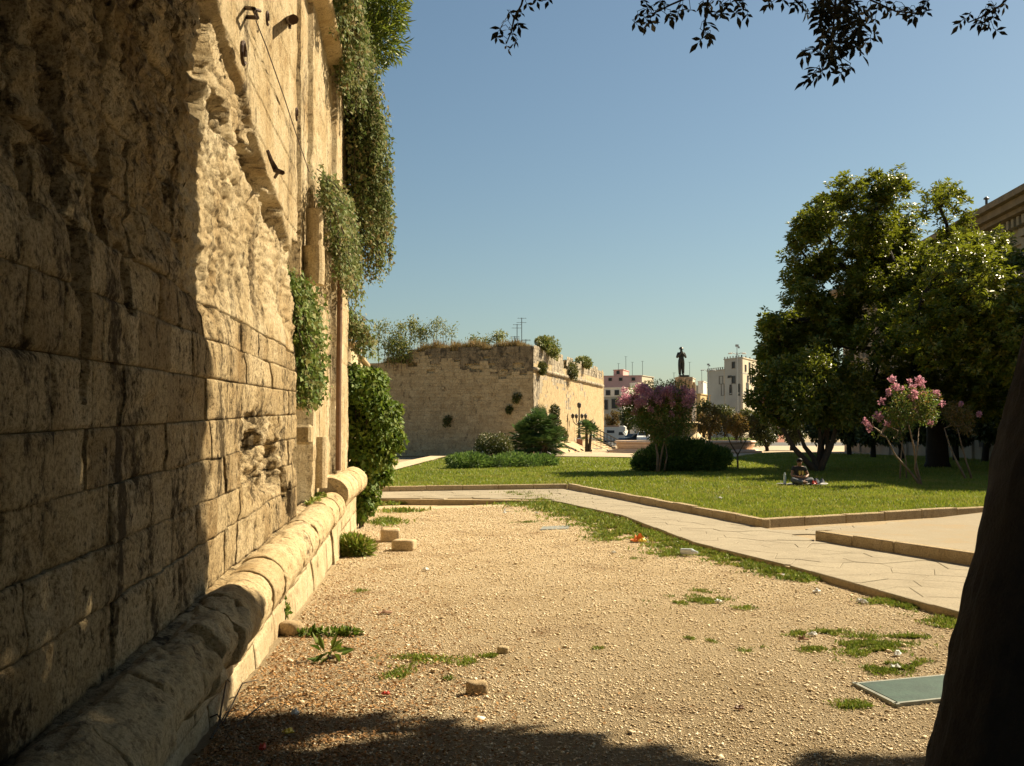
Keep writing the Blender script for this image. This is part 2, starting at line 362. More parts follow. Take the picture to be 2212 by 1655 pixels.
# flagstones: Voronoi cells cut to the path
def clip(poly, a, b, c):                  # keep a*x+b*y<=c
    out = []
    for i in range(len(poly)):
        p, q = poly[i], poly[(i + 1) % len(poly)]
        dp, dq = a * p[0] + b * p[1] - c, a * q[0] + b * q[1] - c
        if dp <= 0: out.append(p)
        if dp * dq < 0:
            s = dp / (dp - dq); out.append((p[0] + s * (q[0] - p[0]), p[1] + s * (q[1] - p[1])))
    return out
def ccw(poly): return sum(poly[i][0] * poly[(i + 1) % len(poly)][1] - poly[(i + 1) % len(poly)][0] * poly[i][1] for i in range(len(poly))) > 0
def clip_to(poly, conv, inset=0.0):
    if not ccw(conv): conv = conv[::-1]
    for i in range(len(conv)):
        p, q = conv[i], conv[(i + 1) % len(conv)]
        dx, dy = q[0] - p[0], q[1] - p[1]; l = math.hypot(dx, dy); a, b = dy / l, -dx / l
        poly = clip(poly, a, b, a * p[0] + b * p[1] - inset)
        if len(poly) < 3: return []
    return poly
def area(p): return abs(sum(p[i][0] * p[(i + 1) % len(p)][1] - p[(i + 1) % len(p)][0] * p[i][1] for i in range(len(p)))) / 2
def inpoly(x, y, poly):
    c = False
    for i in range(len(poly)):
        (x1, y1), (x2, y2) = poly[i], poly[i - 1]
        if (y1 > y) != (y2 > y) and x < (x2 - x1) * (y - y1) / (y2 - y1) + x1: c = not c
    return c
regions = [[E[1], E[2], K3, K2], [E[2], E[3], E[4], P1, K3], [E[4], E[5], E[6], (P3[0] + .3, E[6][1]), P3, P2, P1b, P1], [P1, P4, K5, K4, K3], [E0, E[0], E[1], K2, K1]]
union = [E0] + E + [(P3[0] + .3, E[6][1]), P3, P2, P1b, P1, P4, K5, K4, K3, K2, K1]
sites = []
st = 0.52
for i in range(-12, 28):
    for j in range(8, 66):
        x, y = i * st + (j % 2) * st * .5 + random.uniform(-.2, .2), j * st + random.uniform(-.2, .2)
        if inpoly(x, y, union): sites.append((x, y))
sp = np.array(sites); nslab = 0; far = MB()
order = sorted(range(len(sites)), key=lambda i: sites[i][1])
for i in order:
    x, y = sites[i]
    poly = [(x - .8, y - .8), (x + .8, y - .8), (x + .8, y + .8), (x - .8, y + .8)]
    for k in np.argsort(np.hypot(sp[:, 0] - x, sp[:, 1] - y))[1:14]:
        a, b = sp[k, 0] - x, sp[k, 1] - y; l = math.hypot(a, b)
        poly = clip(poly, a / l, b / l, (a * (x + sp[k, 0]) + b * (y + sp[k, 1])) / 2 / l - 0.0018)
    if len(poly) < 3: continue
    if all(inpoly(px, py, union) for px, py in poly): pieces = [poly]
    else: pieces = [clip_to(poly, rg, 0.004) for rg in regions]
    for pc in pieces:
        if len(pc) < 3 or area(pc) < 0.012: continue
        n = len(pc); cx = sum(p[0] for p in pc) / n; cy = sum(p[1] for p in pc) / n
        zt = ZP + random.uniform(-.004, .004)
        V = [(p[0] - cx, p[1] - cy, -.03) for p in pc] + [(p[0] - cx, p[1] - cy, zt - 0.054) for p in pc] + [((p[0] - cx) * .97, (p[1] - cy) * .97, zt - 0.05) for p in pc]
        Fc = [(a, (a + 1) % n, n + (a + 1) % n, n + a) for a in range(n)] + [(n + a, n + (a + 1) % n, 2 * n + (a + 1) % n, 2 * n + a) for a in range(n)] + [tuple(range(2 * n, 3 * n))]
        vis = cy < 24 and cx / max(cy, .1) < .5
        if nslab < 290 and vis:
            mb = MB(); mb.add(V, Fc); mb.build('flagstone', M['slab'], path, (cx, cy, 0.05)); nslab += 1
        else: far.add([(a + cx, b + cy, c + .05) for a, b, c in V], Fc)
tag(far.build('flagstone_paving', M['slab'], path), kind='stuff')

# raised platform
plat = thing('raised_platform', (P1[0], P1[1], 0.05), 'low raised stone platform with a pale kerb beside the path', 'platform')
lp = [(p[0] - P1[0], p[1] - P1[1]) for p in (P1, P1b, P2, P3, (10.5, P3[1]), (12.5, 16), P4)]
ins = []
for i, p in enumerate(lp):
    c = Vector((4.0, -1.0)); d = (c - Vector(p)).normalized(); ins.append((p[0] + d.x * .14, p[1] + d.y * .14))
MB().prism(ins, -.02, 0.155).build('paving', M['platform'], plat)
def kerb_run(pts, wid, z0, z1, mat, parent, off, jit=0.02, length=1.0):
    for a, b in zip(pts[:-1], pts[1:]):
        a, b = Vector(a), Vector(b); d = b - a; n = max(1, round(d.length / length)); d.normalize(); nr = Vector((-d.y, d.x)) * off
        for k in range(n):
            t0, t1 = (b - a).length * k / n + .004, (b - a).length * (k + 1) / n - .004
            c = a + d * (t0 + t1) / 2 + nr * (wid / 2)
            mb = MB(); h = z1 - z0 + random.uniform(-jit, jit) * .5
            mb.box((0, 0, h / 2), ((t1 - t0), wid, h), tilt=Matrix.Rotation(random.uniform(-.006, .006), 3, 'Y'))
            o = mb.build('kerb_stone', mat, parent, (c.x, c.y, z0), math.atan2(d.y, d.x) + random.uniform(-.008, .008)); bevel(o, .012)
kerb_run([(p[0] - P1[0], p[1] - P1[1]) for p in (P1, P1b, P2, P3)], .14, 0.0, 0.165, M['kerb'], plat, 1)
# the lawn and its kerb
def inset(pts, d):
    out = []
    for i, p in enumerate(pts):
        a = Vector(pts[max(i - 1, 0)]); b = Vector(p); c = Vector(pts[min(i + 1, len(pts) - 1)])
        d1 = (b - a).normalized() if i else (c - b).normalized(); d2 = (c - b).normalized() if i < len(pts) - 1 else d1
        n1 = Vector((-d1.y, d1.x)); n2 = Vector((-d2.y, d2.x)); n = (n1 + n2); n = n / n.length; k = d / max(.3, n.dot(n1)); out.append((b.x + n.x * k, b.y + n.y * k))
    return out
lawnpoly = [*inset([K1, K2, K3, K4, K5], .12), (40, 42), (40, 60), pt(2200, 992, ZL), pt(1700, 976, ZL), pt(1640, 978, ZL), pt(1560, 992, ZL), pt(1400, 990, ZL), pt(1300, 988, ZL), pt(1150, 987, ZL), pt(965, 988, ZL), pt(835, 1022, ZL), pt(760, 1046, ZL)]
lx = np.arange(-8, 42, .8); ly = np.arange(17, 100, .8)
lm = MB(); lm.prism(lawnpoly, -.2, ZL)
lawn = tag(lm.build('lawn', M['turf']), 'mown green park lawn inside the stone kerb', kind='structure')
kr = thing('lawn_kerb', (0, 0, 0), 'low pale stone kerb running round the near edge of the lawn', 'kerb'); kr['kind'] = 'structure'
kerb_run([K1, K2, K3, K4, K5], .16, 0.04, 0.215, M['kerb'], kr, 1)
# sandy trail, far plaza and far cross path
tr = MB(); tr.add([(*pt(745, 1052, .0), .03), (*pt(838, 1020, .0), .03), (*pt(965, 986, .0), .03), (*pt(930, 986, .0), .03), (*pt(862, 1000, .0), .03), (*pt(745, 1022, .0), .03)], [(0, 1, 2, 3, 4, 5)])
tag(tr.build('sandy_trail', M['sand']), 'bare sandy trail curving beside the lawn to the bastion', kind='structure')
pz = MB(); pz.add([(-2, 73, .10), (9, 66, .10), (22, 70, .10), (60, 58, .10), (60, 125, .10), (-2, 125, .10)], [(0, 1, 2, 3, 4, 5)])
tag(pz.build('plaza', M['plazam']), 'pale paved plaza around the fountain', kind='structure')

# gravel as loose stones
n = 150000
d = 3.2 * (24 / 3.2) ** (rng.random(n) ** 1.15); gx = np.empty(n)
lo = -1.1 - .082 * d; hi = np.interp(d, [p[1] for p in E[::-1]], [p[0] for p in E[::-1]]) - .02
hi = np.minimum(hi, d * .5 + .3); gx = lo + rng.random(n) * (hi - lo)
sz = rng.lognormal(math.log(.0054), .36, n) * (1 + .045 * np.maximum(d - 5, 0))
sz = np.clip(sz, .003, .020); sz[:70] = rng.uniform(.016, .032, 70)
O = np.array([(1, 0, 0), (0, 1, 0), (-1, 0, 0), (0, -1, 0), (0, 0, .75), (0, 0, -.6)], float)
OF = np.array([(0, 1, 4), (1, 2, 4), (2, 3, 4), (3, 0, 4), (1, 0, 5), (2, 1, 5), (3, 2, 5), (0, 3, 5)])
sc = np.stack([rng.uniform(.7, 1.35, n), rng.uniform(.7, 1.35, n), rng.uniform(.5, .9, n)], -1)
V = O[None] * sc[:, None] * (1 + rng.uniform(-.3, .3, (n, 6, 1)))
a = rng.random(n) * 6.28; ca, sa = np.cos(a)[:, None], np.sin(a)[:, None]
V = np.stack([V[..., 0] * ca - V[..., 1] * sa, V[..., 0] * sa + V[..., 1] * ca, V[..., 2]], -1) * sz[:, None, None]
tl = rng.uniform(-.5, .5, (n, 1)); V = np.stack([V[..., 0], V[..., 1] * np.cos(tl) - V[..., 2] * np.sin(tl), V[..., 1] * np.sin(tl) + V[..., 2] * np.cos(tl)], -1)
V += np.stack([gx, d, gz(gx, d) + sz * .35], -1)[:, None]
m, t, p, _ = nodes('gravel_stone')
col = ramp(t, island(t), [(0, (0.36, 0.26, 0.15)), (.2, (0.58, 0.455, 0.285)), (.7, (0.69, 0.565, 0.385)), (1, (0.82, 0.73, 0.56))])
col = mix(t, ramp(t, noise(t, pos(t), 0.9, 8, .7, .4), [(.55, 0.), (.70, .6)]), col, (0.30, 0.19, 0.095))
t.links.new(col, p.inputs['Base Color']); p.inputs['Roughness'].default_value = .9; p.inputs['Specular IOR Level'].default_value = .2
M['pebble'] = m
tag(link('gravel', mesh_np('gravel', V.reshape(-1, 3), (OF[None] + 6 * np.arange(n)[:, None, None]).reshape(-1, 3)), m), 'loose tan gravel stones strewn over the yard', kind='stuff')

# scattering of small leaves and blades ------------------------------------------------
def frames(a, up):
    a = a / np.maximum(np.linalg.norm(a, axis=1, keepdims=True), 1e-6)
    s = np.cross(a, up); s /= np.maximum(np.linalg.norm(s, axis=1, keepdims=True), 1e-6)
    return a, s, np.cross(s, a)
T_LEAF = np.array([(0, 0, 0), (.5, .45, .12), (0, 1, -.08), (-.5, .45, .12)]); TF_LEAF = np.array([(0, 1, 2), (0, 2, 3)])
T_BLADE = np.array([(-.5, 0, 0), (.5, 0, 0), (0, 1, 0)]); TF_BLADE = np.array([(0, 1, 2)])
T_IVY = np.array([(0, 0, 0), (.55, .15, .06), (.28, .45, .02), (0, 1, -.1), (-.28, .45, .02), (-.55, .15, .06)]); TF_IVY = np.array([(0, 1, 2), (0, 2, 3), (0, 3, 4), (0, 4, 5)])
def scatter(P, A, U, size, wid, T=T_LEAF, TF=TF_LEAF):
    a, s, nn = frames(A, U)
    size = np.broadcast_to(size, (len(P),))[:, None, None]; 
    V = P[:, None] + size * (T[None, :, 0, None] * wid * s[:, None] + T[None, :, 1, None] * a[:, None] + T[None, :, 2, None] * nn[:, None])
    return V.reshape(-1, 3), (TF[None] + len(T) * np.arange(len(P))[:, None, None]).reshape(-1, 3)
def rdir(n): 
    v = rng.normal(size=(n, 3)); return v / np.linalg.norm(v, axis=1, keepdims=True)
def leafobj(name, P, A, U, size, wid, mat, parent=None, T=T_LEAF, TF=TF_LEAF, loc=None):
    V, Fc = scatter(np.asarray(P), np.asarray(A), np.asarray(U), size, wid, T, TF)
    return link(name, mesh_np(name, V, Fc), mat, parent, loc)
def blades(n, sampler, h, wdt, lean=.5):
    P = sampler(n); A = np.stack([rng.normal(0, lean, len(P)), rng.normal(0, lean, len(P)), np.ones(len(P))], -1)
    return P, A

# lawn grass
n = 330000
vv = 980 + 152 * rng.random(n) ** 1.0; uu = rng.uniform(815, 2240, n)
Y = (EYE - ZL) * F / (vv - 935); X = (uu - CU) / F * Y
def in_np(X, Y, poly):
    c = np.zeros(len(X), bool)
    for i in range(len(poly)):
        (x1, y1), (x2, y2) = poly[i], poly[i - 1]
        if y1 == y2: continue
        h = ((y1 > Y) != (y2 > Y)) & (X < (x2 - x1) * (Y - y1) / (y2 - y1) + x1); c ^= h
    return c
k = in_np(X, Y, lawnpoly); X, Y = X[k], Y[k]
hh = (0.05 + .05 * vn(X * .5, Y * .5, 4)) * rng.uniform(.6, 1.3, len(X)) * (1 + np.maximum(Y - 25, 0) * .006)
P = np.stack([X, Y, np.full(len(X), ZL - .005)], -1)
A = np.stack([rng.normal(0, .55, len(X)), rng.normal(0, .55, len(X)), np.ones(len(X))], -1)
tag(leafobj('lawn_grass', P, A, rdir(len(X)), hh, np.where(Y > 30, .35, .28)[:, None, None], M['grass'], None, T_BLADE, TF_BLADE), 'short green grass blades covering the park lawn', kind='stuff')

# ------------------------------------------------------------------ the rampart wall (local axes: x = outward, y = along, z = up)
TH = math.atan2(.082, 1.0)
WO = Vector((-1.166, 0, 0))
wall = thing('rampart_wall', WO, 'tall weathered golden stone rampart with a rounded base moulding, half in shade', 'wall', rotz=TH)
wd = Vector((-math.sin(TH), math.cos(TH), 0)); wnr = Vector((math.cos(TH), math.sin(TH), 0))
def W(n, s, z): return WO + wnr * n + wd * s + Vector((0, 0, z))
def on_wall(u, v, n=-0.12):              # photograph -> (s, z) on the wall plane at outward offset n
    d = ray(u, v); o = Vector((0, 0, EYE)) - W(n, 0, 0); t = -o.dot(wnr) / d.dot(wnr)
    q = Vector((0, 0, EYE)) + d * t
    return (q - WO).dot(wd), q.z
def rise(s): return 0.025 * (np.asarray(s, float) - 6.0)
EDGE = 11.05; END = 18.5
holes = [(255, 451, .13, .17, .20, 0), (177, 311, .06, .26, .14, 0), (291, 604, .08, .16, .18, 0), (183, 559, .12, .13, .16, 0), (193, 738, .05, .24, .08, 0), (62, 75, .06, .05, .10, .3), (85, 22, .16, .12, .12, 0),
         (70, 255, .05, .10, .12, 0), (262, 50, .04, .16, .07, 0), (150, 160, .10, .16, .07, 0), (98, 390, .05, .10, .08, 0), (275, 330, .08, .10, .08, 0),
         (455, 205, .22, .16, .09, 0), (470, 70, .2, .3, .09, 0), (497, 250, .3, .12, .10, 0), (572, 385, .5, .13, .12, 0), (604, 465, .35, .14, .10, 0), (545, 330, .25, .10, .08, 0), (640, 560, .25, .18, .10, 0),
         (560, 960, .5, .09, .10, 0), (600, 1010, .35, .2, .13, 0), (617, 1050, .16, .16, .2, 0), (625, 1080, .1, .15, .16, 0), (548, 905, .3, .05, .06, 0), (640, 990, .2, .1, .12, 0)]
HL = [(*on_wall(u, v), a, b, c, e) for u, v, a, b, c, e in holes]
def wall_n(s, z, blocks=False):
    s = np.asarray(s, float); z = np.asarray(z, float)
    n = -0.12 - 0.006 * (z - .7) + .014 * fbm(s * .8, z * .8, 4, 1) + .009 * fbm(s * 6, z * 4, 6, 2, .62)
    zl = 4.34 - .245 * (s - 6.8) + .10 * fbm(s * 1.8, z * .3, 4, 3)
    zl = np.where(s > EDGE, 9.0, zl)
    low = 2.35 + .35 * fbm(s * .9, z * .2, 3, 9)
    e = sst(zl - z, 0, .05) * sst(z, low - .15, low + .35) * (s < EDGE)
    rough = fbm(s * 3.0, z * 3.2, 6, 5, .62); pits = cell(s * 9, z * 8, 6)
    n = n - e * (.045 + .045 * rough + .035 * fbm(s * 9, z * 8, 4, 7, .65) + .04 * np.clip(pits - .2, 0, 1) + .03 * (cell(s * 17, z * 16, 8) - .4))
    e = e * (.30 + .70 * sst(s, 5.8, 6.5))
    cl = sst(fbm(s * .7 + 3, z * .5, 3, 21), .05, .4) * e        # deeper scoops that leave sharp lips
    n = n - .022 * cl
    # honeycombed patch low on the sunlit part
    h = np.exp(-(((s - 9.0) / 1.3) ** 2 + ((z - 1.42) / .36) ** 2) ** 2) * (s < EDGE)
    n = n - h * (.02 + .13 * np.clip(.62 - cell(s * 7.5, z * 11, 31), 0, 1) + .07 * fbm(s * 10, z * 12, 4, 33) + .03)
    # general rot: patches where the skin has fallen away
    rot = sst(fbm(s * 1.1, z * 1.3, 4, 41), .08, .22) * (z < 3.4)
    n = n - rot * (.016 + .016 * fbm(s * 9, z * 7, 4, 42, .65))
    n = n - .030 * np.clip(fbm(s * 6, z * 2.6, 5, 46, .6) - .12, 0, 1) - .022 * np.clip(.42 - cell(s * 13, z * 11, 47), 0, 1) * sst(fbm(s * 1.3, z * 1.1, 3, 48), -.1, .25)
    n = n - .012 * np.clip(fbm(s * 22, z * 9, 3, 44) - .1, 0, 1)
    for hs, hz, a, b, dp, tl in HL:
        q = (np.abs((s - hs + tl * (z - hz)) / a) ** 4 + np.abs((z - hz + .04 * fbm(s * 9, z * 9, 2, 51)) / b) ** 4)
        n = n - dp * (1 - sst(q, .75, 1.25)) * (1 + .4 * fbm(s * 14, z * 14, 3, 52))
    # beyond the arris: a recess, a pilaster, the flat end bay
    n = n - .30 * ((s > EDGE) & (s < 12.45)) * 1.0
    n = n + .03 * ((s >= 12.45) & (s < 13.3) & (z < 2.75)) - .12 * ((s >= 12.45) & (s < 13.3) & (z >= 2.75))
    n = n + .02 * ((s >= 13.3) & (s < 15.6)) * rough - .06 * ((s >= 13.3) & (s < 15.7))
    n = n - .05 * ((s >= 15.7) & (s < 15.95)) + .02 * ((s >= 15.95))
    return n
courses = [.63, .93, 1.17, 1.42, 1.66, 1.92, 2.17, 2.40]
rb = random.Random(5)
blocks = []
for ci in range(len(courses) - 1):
    s = 2.1 + rb.uniform(0, .5)
    while s < EDGE - .05:
        ln = rb.uniform(.36, .78); e1 = min(s + ln, EDGE)
        if EDGE - e1 < .25: e1 = EDGE
        blocks.append((s, e1, courses[ci], courses[ci + 1], rb.uniform(-.014, .006))); s = e1
    s = 11.08
for z0, z1 in ((2.40, 2.66), (2.66, 2.95), (2.95, 3.22), (3.22, 3.52), (3.52, 3.80), (3.80, 4.12), (4.12, 4.40)):
    s = 2.1 + rb.uniform(0, .5)
    while s < 6.0:
        e1 = s + rb.uniform(.36, .8); blocks.append((s, min(e1, 6.3), z0, z1, rb.uniform(-.03, .006))); s = e1
# core sheet
scol = np.concatenate([np.linspace(.4, 2.6, 14), 1 / np.linspace(1 / 2.65, 1 / 11.0, 330), [EDGE - .006, EDGE + .006], np.linspace(11.15, 12.4, 20), [12.444, 12.456], np.linspace(12.5, 13.26, 16), [13.294, 13.306],
                       np.linspace(13.4, 15.66, 46), [15.694, 15.706, 15.944, 15.956], np.linspace(16, END, 34), [END + .02]])
zrow = np.concatenate([np.linspace(.2, 4.6, 250), np.linspace(4.63, 7.0, 90), [7.02]])
Sg, Zg = np.meshgrid(scol, zrow)
Zabs = Zg + rise(Sg) * (Zg < 2.6) * (1 - sst(Zg, 1.6, 2.6))
Ng = wall_n(Sg, Zabs)
inblk = (Sg > 2.1) & (Sg < EDGE - .02) & (Zg > .6) & (Zg < 2.40)
inblk = inblk | ((Sg > 2.1) & (Sg < 6.05) & (Zg > .6) & (Zg < 4.4))
Ng = Ng - .05 * inblk
jz = np.abs(((Zg - 2.4 + .004 * fbm(Sg * 3, Zg, 2, 61)) / .31) % 1.0 - .5); row = np.floor((Zg - 2.4) / .31 + .5)
Ng = Ng - .014 * (jz > .47) * sst(fbm(Sg * .8, Zg * .8, 3, 63), -.35, .1) * (Zg > 2.45) * (Sg > 6)
Ng[:, -1] = -3.0; Ng[-1, :] = np.minimum(Ng[-1, :], -2.5)
Vw = np.stack([Ng, Sg, Zabs], -1).reshape(-1, 3)
link('weathered_face', mesh_np('weathered_face', Vw, grid_faces(len(zrow), len(scol)), False), M['face'], wall)
# ashlar blocks
def block_mesh(s0, s1, z0, z1, off, fn, ds, dz, tilt=0.0, skirt=.14, gap=.002, edge=.008):
    ns = max(5, int((s1 - s0) / ds)); nz = max(5, int((z1 - z0) / dz))
    a = np.linspace(s0 + gap, s1 - gap, ns); b = np.linspace(z0 + gap, z1 - gap, nz)
    a = np.concatenate([[a[0]], a, [a[-1]]]); b = np.concatenate([[b[0]], b, [b[-1]]])
    A, B = np.meshgrid(a, b); Bz = B + rise(A) * (1 - sst(B, 1.6, 2.6))
    wob = .010 * fbm(A * 6, Bz * 6, 2, 71)
    n = fn(A, Bz) + off
    de = np.minimum(np.minimum(A - a[0], a[-1] - A), np.minimum(B - b[0], b[-1] - B)) + wob
    n = n - edge * (1 - sst(de, 0, .016)) * np.clip(2.6 * vn(A * 2.2, Bz * 2.2, 73) - .45, 0, 2) + tilt * (A - (s0 + s1) / 2)
    n[0, :] -= skirt; n[-1, :] -= skirt; n[1:-1, 0] -= skirt; n[1:-1, -1] -= skirt
    c = np.array([0, (s0 + s1) / 2, (z0 + z1) / 2])
    return mesh_np('stone_block', np.stack([n, A, Bz], -1).reshape(-1, 3) - c, grid_faces(len(b), len(a))), c
for s0, s1, z0, z1, off in blocks:
    near = s0 < 7.5
    me, c = block_mesh(s0, s1, z0, z1, off, wall_n, (.018 if s0 < 5 else .024 if near else .03), .016 if near else .02, rb.uniform(-.02, .02))
    link('stone_block', me, M['wall'], wall, c)
# plinth under the moulding
def plinth_n(s, z): return .0 + .03 * (1 - sst(z, -.1, .4)) + .012 * fbm(s * 4, z * 4, 5, 81) - .02 * np.clip(fbm(s * 13, z * 9, 3, 82) - .15, 0, 1) - .012 * sst(fbm(s * 1.6, z * 2.4, 3, 83), .1, .25)
for (za, zb) in ((-.25, .12), (.12, .42)):
    s = 2.0 + rb.uniform(0, .4)
    while s < 13.75:
        e1 = min(13.8, s + rb.uniform(.45, .95))
        if 13.8 - e1 < .25: e1 = 13.8
        me, c = block_mesh(s, e1, za, zb, rb.uniform(-.012, .008), plinth_n, .04, .025, 0, .2)
        link('plinth_stone', me, M['plinth'], wall, c); s = e1
    s = 13.82
    while s < END - .05:
        e1 = min(END, s + rb.uniform(.6, 1.1))
        if END - e1 < .3: e1 = END
        me, c = block_mesh(s, e1, za - .15, zb + .12, .03 + rb.uniform(-.01, .008), plinth_n, .06, .04, 0, .2)
        link('plinth_stone', me, M['plinth'], wall, c); s = e1
# rounded base moulding, stone by stone
def moulding(s0, s1, zc, r, chip=0.0, level=False, seed=0):
    ns = max(6, int((s1 - s0) / (.016 if s0 < 7 else .025))); nt = 40
    a = np.linspace(s0 + .004, s1 - .004, ns); a = np.concatenate([[a[0]], a, [a[-1]]])
    g = np.linspace(R(-112), R(142), nt)
    A, Gm = np.meshgrid(a, g); k = np.ones_like(A)
    ed = np.minimum(A - s0, s1 - A)
    rr = r + .007 * fbm(A * 6, Gm * 2.2, 5, 91 + seed, .62) - .022 * np.clip(fbm(A * 10, Gm * 3.2, 4, 93) - .05, 0, 1) - .008 * (1 - sst(ed + .006 * fbm(A * 8, Gm * 3, 2, 94), 0, .014))
    rr = rr - .010 * sst(fbm(A * 3.2, Gm * 1.5, 4, 95 + seed), .12, .22)
    if chip: rr = rr - chip * sst(fbm(A * 3.1 + 2, Gm * 1.1, 3, 97 + seed), -.25, .3)
    rr[:, 0] = .02; rr[:, -1] = .02
    zz = zc + (0 if level else 1) * rise(A)
    c = np.array([0, (s0 + s1) / 2, zc])
    V = np.stack([-.005 + rr * np.cos(Gm), A, zz + rr * np.sin(Gm)], -1).reshape(-1, 3) - c
    link('moulding_stone', mesh_np('moulding_stone', V, grid_faces(nt, len(a))[:, ::-1]), M['torus'], wall, c)
s = 2.0; k = 0
for ln in [.62, .55, .58, .72, .50, .46, .58, .30, .34, .62, .58, .7, .55, .66, .6, .7, .55, .65, .6, .62, .58, .7]:
    e1 = min(s + ln, 13.8)
    if e1 - s < .15: break
    moulding(s, e1, .47 + rb.uniform(-.005, .005), .195 + rb.uniform(-.005, .005) + (.015 if 5.4 < s < 6.2 else 0), .05 if 5.0 < s < 6.1 else .03 if s < 5 else 0.012 if k % 4 == 1 else 0, False, k); s = e1; k += 1
s = 13.8
for ln in [.75, .8, .7, .85, .9, .75]:
    e1 = min(s + ln, 18.3)
    moulding(s, e1, .80, .225 + rb.uniform(-.01, .01), .0, True, k); s = e1; k += 1
# mortar fillet behind the moulding, cordon and parapet high up
def strip(name, mat, prof, s0, s1, n=120, jit=.012, seed=0):
    a = np.linspace(s0, s1, n); a = np.concatenate([[a[0]], a, [a[-1]]]); pr = np.array(prof)
    A, K = np.meshgrid(a, np.arange(len(pr)))
    x = pr[:, 0][:, None] + jit * fbm(A * 3, K * .7, 4, 101 + seed); z = pr[:, 1][:, None] + jit * fbm(A * 3, K * .7 + 9, 4, 103 + seed)
    x[:, 0] = -1.2; x[:, -1] = -1.2
    return link(name, mesh_np(name, np.stack([x, A, z], -1).reshape(-1, 3), grid_faces(len(pr), len(a))[:, ::-1]), mat, wall)
fl = strip('mortar_fillet', M['wall'], [(.10, .40), (.0, .55), (-.08, .605), (-.22, .64)], 2.0, 13.75, 240, .025)
for v in fl.data.vertices: v.co.z += .025 * (v.co.y - 6)
strip('mortar_fillet', M['plinth'], [(.08, .85), (-.02, .97), (-.20, 1.0)], 13.8, 18.3, 60)
strip('cordon', M['torus'], [(-.35, 6.93)] + [(-.14 + .13 * math.cos(R(g)), 7.08 + .11 * math.sin(R(g))) for g in range(-100, 110, 15)] + [(-.35, 7.2)], 1.0, END + .1, 200, .015)
strip('parapet', M['face'], [(-.16, 7.15), (-.19, 7.6), (-.22, 8.25), (-.5, 8.32), (-1.6, 8.34)], 1.0, END, 160, .03, 7)
# half columns of an old drain, brown pipe, irons and cable
for sc_, z0, z1, r in ((12.75, 3.35, 3.80, .125), (12.8, 3.80, 4.25, .10)):
    b = MB(); b.tube([(-.14, sc_, z0), (-.13, sc_, (z0 + z1) / 2), (-.14, sc_, z1)], [r * 1.03, r, r], 18)
    b.build('drain_shaft', M['plinth'], wall, smooth=False)
b = MB(); b.tube([(-.09, 12.9, .95), (-.09, 12.9, 1.55)], [.12, .125], 18); b.build('drain_shaft', M['plinth'], wall)
b = MB(); b.box((-.20, 12.1, 1.58), (.26, .3, .22)); bevel(b.build('projecting_stone', M['plinth'], wall), .03)
b = MB(); b.box((-.24, 11.9, 2.0), (.26, .3, .3)); bevel(b.build('projecting_stone', M['plinth'], wall), .03)
b = MB(); b.tube([(-.07, 15.82, 1.05), (-.07, 15.82, 2.5), (-.06, 15.82, 4.6)], .04, 10); b.build('down_pipe', M['pipe'], wall)
def wp(u, v, n): s_, z_ = on_wall(u, v, n); return (n, s_, z_)
b = MB()
b.tube([wp(528, 17, -.16), wp(548, 19, -.04), wp(556, 38, -.04), wp(530, 37, -.16)], .016, 6); b.tube([wp(545, 18, -.05), wp(562, 24, -.02)], .012, 6)
b.build('iron_bracket', M['iron'], wall)
def ring(c, r, wr):
    b = MB(); pts = [(c[0], c[1] + r * math.cos(g * .56), c[2] + r * math.sin(g * .56)) for g in range(0, 11)]
    b.tube(pts, wr, 6); return b
ring(wp(578, 40, -.08), .05, .010).build('iron_ring', M['iron'], wall)
ring(wp(526, 115, -.09), .075, .014).build('iron_ring', M['iron'], wall)
ring(wp(641, 247, -.10), .06, .010).build('iron_ring', M['iron'], wall)
b = MB(); b.tube([wp(625, 44, -.14), wp(634, 42, .02)], .045, 8); b.tube([wp(626, 50, -.09), wp(626, 62, -.09)], .015, 6); b.build('iron_bracket', M['iron'], wall)
b = MB(); b.tube([wp(578, 325, -.09), wp(585, 345, -.07), wp(596, 368, -.05), wp(610, 373, .06)], [.014, .018, .025, .02], 6); b.tube([wp(594, 383, -.12), wp(602, 370, -.04)], .014, 6); b.build('iron_bar', M['iron'], wall)
b = MB(); b.tube([wp(553, 45, -.105), wp(575, 100, -.10), wp(612, 205, -.10), wp(640, 290, -.10), wp(668, 372, -.10)], .005, 5); b.build('cable', M['iron'], wall)

# ------------------------------------------------------------------ lower wall that carries on beyond the rampart
low = thing('low_rampart', WO, 'lower stone wall continuing behind the big creeper with a gap at its top', 'wall', rotz=TH)
a = np.linspace(18.56, 30, 80); zr = np.linspace(-.3, 3.0, 26); A, Z = np.meshgrid(a, zr)
Nn = -.42 - .02 * Z + .05 * fbm(A * 1.5, Z * 2, 4, 111) - .02 * (np.abs((Z / .3) % 1 - .5) > .46)
Nn[:, -1] = -3; Nn[-1] -= 1.6
link('wall_face', mesh_np('wall_face', np.stack([Nn, A, Z], -1).reshape(-1, 3), grid_faces(26, 80)), M['face'], low)
for y0, y1, zt in ((18.6, 22.5, 3.55), (23.3, 26.0, 3.5), (26.9, 30.0, 3.42)):
    b = MB(); b.box((-.75, (y0 + y1) / 2, (3.0 + zt) / 2 - .02), (.7, y1 - y0, zt - 2.96)); bevel(b.build('merlon', M['plinth'], low), .05)
    b = MB(); b.box((-.72, (y0 + y1) / 2, zt + .04), (.82, y1 - y0 + .1, .10)); bevel(b.build('coping', M['block'], low), .02)

